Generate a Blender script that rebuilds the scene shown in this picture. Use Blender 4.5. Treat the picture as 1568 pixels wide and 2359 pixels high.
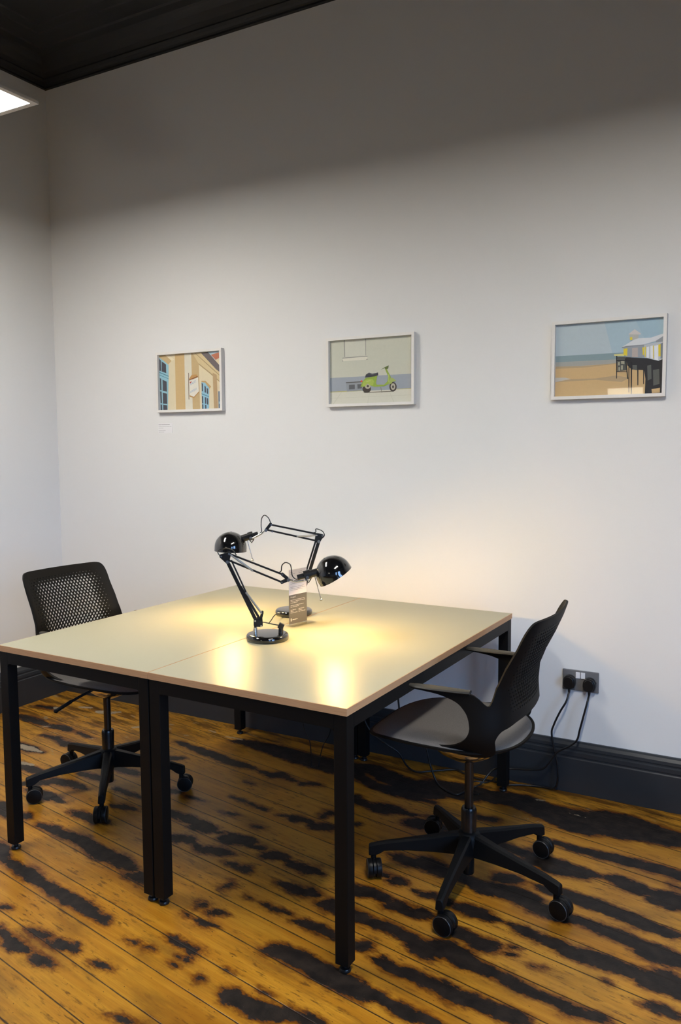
import bpy, bmesh, math, random
import numpy as np
from mathutils import Vector, Matrix, geometry
random.seed(7)
PI = math.pi
scene = bpy.context.scene
for o in list(bpy.data.objects):
    bpy.data.objects.remove(o, do_unlink=True)
COL = scene.collection

# ------------------------------------------------------------------ tuning
EXPOSURE = 0.0
SKY_STRENGTH = 15.0           # daylight outside the windows
SKY_COLOR = (0.32, 0.56, 1.0)
PANEL_STRENGTH = 54.0         # hanging light panels
PANEL_COLOR = (1.0, 0.952, 0.872)
BULB_STRENGTH = 690.0        # desk lamp bulbs
BULB_COLOR = (1.0, 0.63, 0.18)
GLOW_PANE = 14.0  # glow of the pane added in the rear wall

# ------------------------------------------------------------------ camera
CAM = (3.6754, -3.2705, 1.4313)
YAW, PITCH, ROLL, FPX = -0.5077, -0.08423, -0.00609, 1852.89
cd = bpy.data.cameras.new('camera')
cam = bpy.data.objects.new('camera', cd)
COL.objects.link(cam)
f = Vector((math.sin(YAW)*math.cos(PITCH), math.cos(YAW)*math.cos(PITCH), math.sin(PITCH)))
r = Vector((math.cos(YAW), -math.sin(YAW), 0))
u = r.cross(f)
r2 = math.cos(ROLL)*r + math.sin(ROLL)*u
u2 = -math.sin(ROLL)*r + math.cos(ROLL)*u
M = Matrix((r2, u2, -f)).transposed().to_4x4()
M.translation = Vector(CAM)
cam.matrix_world = M
cd.sensor_fit = 'VERTICAL'
cd.sensor_height = 23.6
cd.lens = FPX/2359.0*23.6
cd.clip_start = 0.05
scene.camera = cam

# ------------------------------------------------------------------ world, exposure
w = bpy.data.worlds.new('world')
scene.world = w
w.use_nodes = True
wb = w.node_tree.nodes['Background']
wnt = w.node_tree
wtc = wnt.nodes.new('ShaderNodeTexCoord'); wsp = wnt.nodes.new('ShaderNodeSeparateXYZ')
wrp = wnt.nodes.new('ShaderNodeValToRGB')                 # dark ground below the horizon, sky above
wrp.color_ramp.elements[0].position = 0.49; wrp.color_ramp.elements[0].color = (0.03, 0.03, 0.03, 1)
wrp.color_ramp.elements[1].position = 0.53; wrp.color_ramp.elements[1].color = (*SKY_COLOR, 1)
wmr = wnt.nodes.new('ShaderNodeMapRange'); wmr.inputs[1].default_value = -1.0
wnt.links.new(wtc.outputs['Generated'], wsp.inputs[0]); wnt.links.new(wsp.outputs[2], wmr.inputs[0])
wnt.links.new(wmr.outputs[0], wrp.inputs[0]); wnt.links.new(wrp.outputs[0], wb.inputs[0])
wb.inputs[1].default_value = SKY_STRENGTH
vs = scene.view_settings
vs.view_transform = 'Standard'
vs.look = 'None'
vs.gamma = 1.0
vs.use_curve_mapping = False
vs.exposure = EXPOSURE
try:
    scene.cycles.max_bounces = 10
    scene.cycles.diffuse_bounces = 5
    scene.cycles.transparent_max_bounces = 12
    scene.cycles.sample_clamp_indirect = 4.0
except Exception:
    pass

# ------------------------------------------------------------------ helpers
def srgb(r_, g, b):
    def k(c):
        c /= 255.0
        return c/12.92 if c <= 0.04045 else ((c+0.055)/1.055)**2.4
    return (k(r_), k(g), k(b))

MATS = {}
def mat(name, color, rough=0.5, metal=0.0, noise=None, bump=None, coat=0.0, spec=0.5, emit=None, estr=0.0, trans=0.0, ior=1.45):
    if name in MATS:
        return MATS[name]
    m = bpy.data.materials.new(name)
    m.use_nodes = True
    nt = m.node_tree
    b = nt.nodes['Principled BSDF']
    b.inputs['Base Color'].default_value = (*color, 1)
    b.inputs['Roughness'].default_value = rough
    b.inputs['Metallic'].default_value = metal
    b.inputs['Specular IOR Level'].default_value = spec
    b.inputs['Coat Weight'].default_value = coat
    b.inputs['Coat Roughness'].default_value = 0.05
    b.inputs['IOR'].default_value = ior
    b.inputs['Transmission Weight'].default_value = trans
    if emit:
        b.inputs['Emission Color'].default_value = (*emit, 1)
        b.inputs['Emission Strength'].default_value = estr
    if noise or bump:
        tc = nt.nodes.new('ShaderNodeTexCoord')
    if noise:
        sc, amt = noise
        n = nt.nodes.new('ShaderNodeTexNoise')
        n.inputs['Scale'].default_value = sc
        n.inputs['Detail'].default_value = 5
        nt.links.new(tc.outputs['Object'], n.inputs['Vector'])
        mx = nt.nodes.new('ShaderNodeMix')
        mx.data_type = 'RGBA'
        mx.inputs[6].default_value = (*[c*(1-amt) for c in color], 1)
        mx.inputs[7].default_value = (*[min(1, c*(1+amt)) for c in color], 1)
        nt.links.new(n.outputs['Fac'], mx.inputs[0])
        nt.links.new(mx.outputs[2], b.inputs['Base Color'])
    if bump:
        sc, st = bump
        n2 = nt.nodes.new('ShaderNodeTexNoise')
        n2.inputs['Scale'].default_value = sc
        n2.inputs['Detail'].default_value = 3
        nt.links.new(tc.outputs['Object'], n2.inputs['Vector'])
        bp = nt.nodes.new('ShaderNodeBump')
        bp.inputs['Strength'].default_value = st
        bp.inputs['Distance'].default_value = 0.002
        nt.links.new(n2.outputs['Fac'], bp.inputs['Height'])
        nt.links.new(bp.outputs['Normal'], b.inputs['Normal'])
    MATS[name] = m
    return m

class MB:
    """collects shapes and links them as ONE mesh object"""
    def __init__(s):
        s.v, s.f, s.m = [], [], []
    def add(s, vs_, fs, mi=0):
        o = len(s.v)
        s.v += [tuple(p) for p in vs_]
        for f_ in fs:
            s.f.append(tuple(i+o for i in f_))
            s.m.append(mi)
        return s
    def box(s, a, b, mi=0, xf=None):
        x0, y0, z0 = a; x1, y1, z1 = b
        P = [Vector(p) for p in ((x0,y0,z0),(x1,y0,z0),(x1,y1,z0),(x0,y1,z0),(x0,y0,z1),(x1,y0,z1),(x1,y1,z1),(x0,y1,z1))]
        if xf: P = [xf @ p for p in P]
        return s.add(P, [(0,3,2,1),(4,5,6,7),(0,1,5,4),(1,2,6,5),(2,3,7,6),(3,0,4,7)], mi)
    def cyl(s, p0, p1, r0, r1=None, n=20, mi=0, caps=True):
        r1 = r0 if r1 is None else r1
        p0, p1 = Vector(p0), Vector(p1)
        d = (p1-p0).normalized()
        a = d.orthogonal().normalized(); b = d.cross(a)
        P = []
        for p, r_ in ((p0, r0), (p1, r1)):
            for i in range(n):
                t = 2*PI*i/n
                P.append(p + a*(r_*math.cos(t)) + b*(r_*math.sin(t)))
        F = [(i, (i+1) % n, n+(i+1) % n, n+i) for i in range(n)]
        if caps:
            F += [tuple(range(n))[::-1], tuple(range(n, 2*n))]
        return s.add(P, F, mi)
    def tube(s, pts, rad, n=10, mi=0, sub=8, smooth=True):
        P = [Vector(p) for p in pts]
        if smooth and len(P) > 2:
            Q = []
            for i in range(len(P)-1):
                p0 = P[max(i-1, 0)]; p1 = P[i]; p2 = P[i+1]; p3 = P[min(i+2, len(P)-1)]
                for k in range(sub):
                    t = k/sub
                    Q.append(0.5*((2*p1)+(p2-p0)*t+(2*p0-5*p1+4*p2-p3)*t*t+(3*p1-p0-3*p2+p3)*t**3))
            Q.append(P[-1]); P = Q
        V, prev = [], None
        for i, p in enumerate(P):
            d = (P[min(i+1, len(P)-1)]-P[max(i-1, 0)])
            d = d.normalized() if d.length > 1e-9 else Vector((0, 0, 1))
            if prev is None: a = d.orthogonal().normalized()
            else:
                a = prev - d*prev.dot(d)
                a = a.normalized() if a.length > 1e-6 else d.orthogonal().normalized()
            prev = a; b = d.cross(a)
            for k in range(n):
                t = 2*PI*k/n
                V.append(p + a*(rad*math.cos(t)) + b*(rad*math.sin(t)))
        L = len(P)
        F = [(i*n+k, i*n+(k+1) % n, (i+1)*n+(k+1) % n, (i+1)*n+k) for i in range(L-1) for k in range(n)]
        F += [tuple(range(n))[::-1], tuple(range((L-1)*n, L*n))]
        return s.add(V, F, mi)
    def lathe(s, prof, n=48, mi=0, xf=None, sx=1.0, sy=1.0, closed=False):
        V = []
        for (r_, z) in prof:
            for k in range(n):
                t = 2*PI*k/n
                V.append(Vector((r_*math.cos(t)*sx, r_*math.sin(t)*sy, z)))
        L = len(prof)
        F = [(i*n+k, i*n+(k+1) % n, (i+1)*n+(k+1) % n, (i+1)*n+k) for i in range(L-1) for k in range(n)]
        if closed:
            F += [((L-1)*n+k, (L-1)*n+(k+1) % n, (k+1) % n, k) for k in range(n)]
        else:
            if prof[0][0] > 1e-6: F.append(tuple(range(n))[::-1])
            if prof[-1][0] > 1e-6: F.append(tuple(range((L-1)*n, L*n)))
        if xf: V = [xf @ p for p in V]
        return s.add(V, F, mi)
    def prism(s, poly, h0, h1, plane='xz', mi=0):
        """2-D polygon extruded along the third axis"""
        def P(a, b, h):
            return {'xz': (a, h, b), 'xy': (a, b, h), 'yz': (h, a, b)}[plane]
        n = len(poly)
        V = [P(a, b, h0) for a, b in poly] + [P(a, b, h1) for a, b in poly]
        F = [tuple(range(n))[::-1], tuple(range(n, 2*n))] + [(i, (i+1) % n, n+(i+1) % n, n+i) for i in range(n)]
        return s.add(V, F, mi)
    def loft(s, rings, mi=0, cap=True):
        n = len(rings[0]); V = [p for R_ in rings for p in R_]; L = len(rings)
        F = [(i*n+k, i*n+(k+1) % n, (i+1)*n+(k+1) % n, (i+1)*n+k) for i in range(L-1) for k in range(n)]
        if cap: F += [tuple(range(n))[::-1], tuple(range((L-1)*n, L*n))]
        return s.add(V, F, mi)
    def build(s, name, mats, parent=None, smooth=40, bevel=0.0, recalc=True, seg=2):
        me = bpy.data.meshes.new(name)
        me.from_pydata(s.v, [], s.f)
        mats = mats if isinstance(mats, (list, tuple)) else [mats]
        for m in mats: me.materials.append(m)
        me.polygons.foreach_set('material_index', s.m)
        if recalc:
            bm = bmesh.new(); bm.from_mesh(me)
            bmesh.ops.remove_doubles(bm, verts=bm.verts, dist=1e-6)
            bmesh.ops.recalc_face_normals(bm, faces=bm.faces)
            bm.to_mesh(me); bm.free()
        if smooth:
            me.shade_smooth()
            me.set_sharp_from_angle(angle=math.radians(smooth))
        o = bpy.data.objects.new(name, me)
        COL.objects.link(o)
        if parent: o.parent = parent
        if bevel:
            b = o.modifiers.new('bevel', 'BEVEL')
            b.width = bevel; b.segments = seg; b.limit_method = 'ANGLE'; b.angle_limit = math.radians(50)
        return o

def thing(name, label, cat, loc=(0,0,0), rotz=0.0, group=None):
    o = bpy.data.objects.new(name, None)
    COL.objects.link(o)
    o.location = loc; o.rotation_euler = (0, 0, rotz)
    o.empty_display_size = 0.05
    return tag(o, label, cat, group)
def tag(o, label, cat, group=None):
    o['label'] = label; o['category'] = cat
    if group: o['group'] = group
    return o
def struct(o, label=None, cat=None):
    o['kind'] = 'structure'
    if label: o['label'] = label
    if cat: o['category'] = cat
    return o
def text_shape(body, size, xf, mb, mi, align='LEFT'):
    """lettering as flat faces, added to a mesh"""
    cu = bpy.data.curves.new('lettering', 'FONT')
    cu.body = body; cu.size = size; cu.align_x = align; cu.resolution_u = 2
    ob = bpy.data.objects.new('lettering', cu)
    COL.objects.link(ob)
    dg = bpy.context.evaluated_depsgraph_get()
    me = bpy.data.meshes.new_from_object(ob.evaluated_get(dg))
    mb.add([xf(v.co.x, v.co.y) for v in me.vertices], [tuple(p.vertices) for p in me.polygons], mi)
    bpy.data.objects.remove(ob, do_unlink=True); bpy.data.curves.remove(cu); bpy.data.meshes.remove(me)

# ------------------------------------------------------------------ materials
M_wall = mat('wall_paint', (0.79, 0.785, 0.775), 0.9, noise=(1.2, 0.012), bump=(260, 0.06), spec=0.3)
M_wall_dark = mat('unseen_wall_charcoal', (0.14, 0.142, 0.15), 0.85, noise=(1.2, 0.02), spec=0.3)  # tone invented for the unseen walls, to limit bounce onto the upper wall
M_skirt = mat('charcoal_gloss_paint', (0.026, 0.030, 0.036), 0.34, noise=(9, 0.15))
M_ceil = mat('black_ceiling_paint', (0.0065, 0.0065, 0.0075), 0.6, noise=(6, 0.1))
M_black_metal = mat('black_powder_coat', (0.0045, 0.0045, 0.0047), 0.5, bump=(700, 0.1), spec=0.18)
M_foot = mat('black_foot_plastic', (0.008, 0.008, 0.009), 0.3)
M_shell = mat('black_chair_plastic', (0.0052, 0.0048, 0.0045), 0.58, bump=(900, 0.1), spec=0.18)
M_base = mat('black_base_nylon', (0.0045, 0.0048, 0.0055), 0.5, bump=(900, 0.1), spec=0.2)
M_fabric = mat('grey_seat_fabric', (0.155, 0.145, 0.137), 0.95, noise=(420, 0.35), bump=(900, 0.5), spec=0.2)
M_armpad = mat('armrest_rubber', (0.034, 0.032, 0.027), 0.6, bump=(600, 0.15))
M_mech = mat('polished_mechanism', (0.72, 0.68, 0.63), 0.16, metal=1.0)
M_column = mat('gas_column_dark', (0.035, 0.03, 0.025), 0.25, metal=0.6)
M_sleeve = mat('gas_sleeve_black', (0.008, 0.008, 0.008), 0.22)
M_wheel = mat('caster_black', (0.0045, 0.0045, 0.005), 0.4, spec=0.25)
M_rim = mat('caster_rim_grey', (0.045, 0.045, 0.048), 0.35)
M_gloss = mat('black_gloss_lacquer', (0.0045, 0.0045, 0.005), 0.12, coat=1.0)
M_arm = mat('black_lamp_arm', (0.008, 0.008, 0.009), 0.28)
M_spring = mat('spring_steel', (0.42, 0.40, 0.36), 0.4, metal=0.9)
M_chrome = mat('chrome', (0.78, 0.77, 0.75), 0.18, metal=1.0)
M_inner = mat('lamp_inner_white', (0.85, 0.84, 0.80), 0.5)
M_bulb = mat('lamp_bulb_glass', (1, 1, 1), 0.4, emit=BULB_COLOR, estr=BULB_STRENGTH)
M_cord = mat('black_cord_rubber', (0.008, 0.008, 0.009), 0.35)
M_white_frame = mat('white_picture_frame', (0.80, 0.775, 0.74), 0.45, noise=(60, 0.02))
M_alu = mat('light_panel_frame', (0.62, 0.60, 0.56), 0.45)
M_diff = mat('light_panel_diffuser', (0.9, 0.9, 0.9), 0.6, emit=PANEL_COLOR, estr=PANEL_STRENGTH)
M_steel = mat('brushed_steel_plate', (0.16, 0.16, 0.165), 0.4, metal=0.0, noise=(200, 0.08))
M_whitepl = mat('white_plastic', (0.8, 0.8, 0.82), 0.4)
M_card = mat('white_card', (0.82, 0.81, 0.82), 0.7)
M_ink = mat('grey_ink', (0.45, 0.44, 0.45), 0.8)
M_ink_dark = mat('dark_ink', (0.22, 0.21, 0.22), 0.8)

def glass_mat(name, gloss=0.06, tint=(1, 1, 1)):
    m = bpy.data.materials.new(name)
    m.use_nodes = True
    nt = m.node_tree; nt.nodes.clear()
    out = nt.nodes.new('ShaderNodeOutputMaterial')
    tr = nt.nodes.new('ShaderNodeBsdfTransparent'); tr.inputs[0].default_value = (*tint, 1)
    gl = nt.nodes.new('ShaderNodeBsdfGlossy'); gl.inputs['Roughness'].default_value = 0.02
    fr = nt.nodes.new('ShaderNodeFresnel'); fr.inputs[0].default_value = 1.45
    mx = nt.nodes.new('ShaderNodeMixShader')
    # the back faces of the sheet let everything through, only the front reflects
    ge = nt.nodes.new('ShaderNodeNewGeometry')
    inv = nt.nodes.new('ShaderNodeMath'); inv.operation = 'SUBTRACT'; inv.inputs[0].default_value = 1.0
    mu = nt.nodes.new('ShaderNodeMath'); mu.operation = 'MULTIPLY'
    nt.links.new(ge.outputs['Backfacing'], inv.inputs[1])
    nt.links.new(fr.outputs[0], mu.inputs[0]); nt.links.new(inv.outputs[0], mu.inputs[1])
    nt.links.new(mu.outputs[0], mx.inputs[0]); nt.links.new(tr.outputs[0], mx.inputs[1]); nt.links.new(gl.outputs[0], mx.inputs[2])
    nt.links.new(mx.outputs[0], out.inputs[0])
    return m
M_glass = glass_mat('clear_glass')
M_acrylic = glass_mat('clear_acrylic', tint=(0.99, 0.99, 0.985))

def node_helper(nt):
    def N(t, **kw):
        n = nt.nodes.new(t)
        for k, v in kw.items():
            if k.startswith('i'):
                n.inputs[int(k[1:])].default_value = v
            else: setattr(n, k, v)
        return n
    def math_(op, a, b=None, c=None, clamp=False):
        n = nt.nodes.new('ShaderNodeMath'); n.operation = op; n.use_clamp = clamp
        for i, x in enumerate((a, b, c)):
            if x is None: continue
            if isinstance(x, (int, float)): n.inputs[i].default_value = x
            else: nt.links.new(x, n.inputs[i])
        return n.outputs[0]
    def mix(fac, a, b, blend='MIX'):
        n = nt.nodes.new('ShaderNodeMix'); n.data_type = 'RGBA'; n.blend_type = blend
        for i, x in ((0, fac), (6, a), (7, b)):
            if isinstance(x, (int, float)): n.inputs[i].default_value = x
            elif isinstance(x, tuple): n.inputs[i].default_value = (*x, 1)
            else: nt.links.new(x, n.inputs[i])
        return n.outputs[2]
    def ramp(x, lo, hi, a=0.0, b=1.0):
        n = nt.nodes.new('ShaderNodeMapRange'); n.interpolation_type = 'SMOOTHSTEP'
        n.inputs[1].default_value = lo; n.inputs[2].default_value = hi; n.inputs[3].default_value = a; n.inputs[4].default_value = b
        nt.links.new(x, n.inputs[0])
        return n.outputs[0]
    def noise(vec, scale, detail=4, rough=0.55, dist=0.0):
        n = nt.nodes.new('ShaderNodeTexNoise')
        n.inputs['Scale'].default_value = scale; n.inputs['Detail'].default_value = detail
        n.inputs['Roughness'].default_value = rough; n.inputs['Distortion'].default_value = dist
        nt.links.new(vec, n.inputs['Vector'])
        return n.outputs['Fac']
    def vec(x, y, z):
        n = nt.nodes.new('ShaderNodeCombineXYZ')
        for i, q in enumerate((x, y, z)):
            if isinstance(q, (int, float)): n.inputs[i].default_value = q
            else: nt.links.new(q, n.inputs[i])
        return n.outputs[0]
    return N, math_, mix, ramp, noise, vec

# desk top: pale green-beige laminate, rough plywood edge
M_lam = mat('sage_beige_laminate', srgb(167, 165, 143), 0.36, noise=(300, 0.02), spec=0.55)
def ply_material():
    m = bpy.data.materials.new('plywood_edge'); m.use_nodes = True
    nt = m.node_tree; b = nt.nodes['Principled BSDF']
    N, math_, mix, ramp, noise, vec = node_helper(nt)
    tc = N('ShaderNodeTexCoord'); sp = N('ShaderNodeSeparateXYZ')
    nt.links.new(tc.outputs['Object'], sp.inputs[0])
    x, y, z = sp.outputs
    al = math_('ADD', x, y)
    g = noise(vec(math_('MULTIPLY', al, 14.0), 0.0, math_('MULTIPLY', z, 420.0)), 1.0, 3)
    layer = math_('SINE', math_('MULTIPLY', z, 2600.0))
    c0 = mix(g, (0.42, 0.215, 0.095), (0.70, 0.43, 0.23))
    c1 = mix(ramp(layer, -0.2, 0.6, 0.0, 0.28), c0, (0.27, 0.15, 0.075))
    nt.links.new(c1, b.inputs['Base Color']); b.inputs['Roughness'].default_value = 0.55
    return m
M_ply = ply_material()

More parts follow.
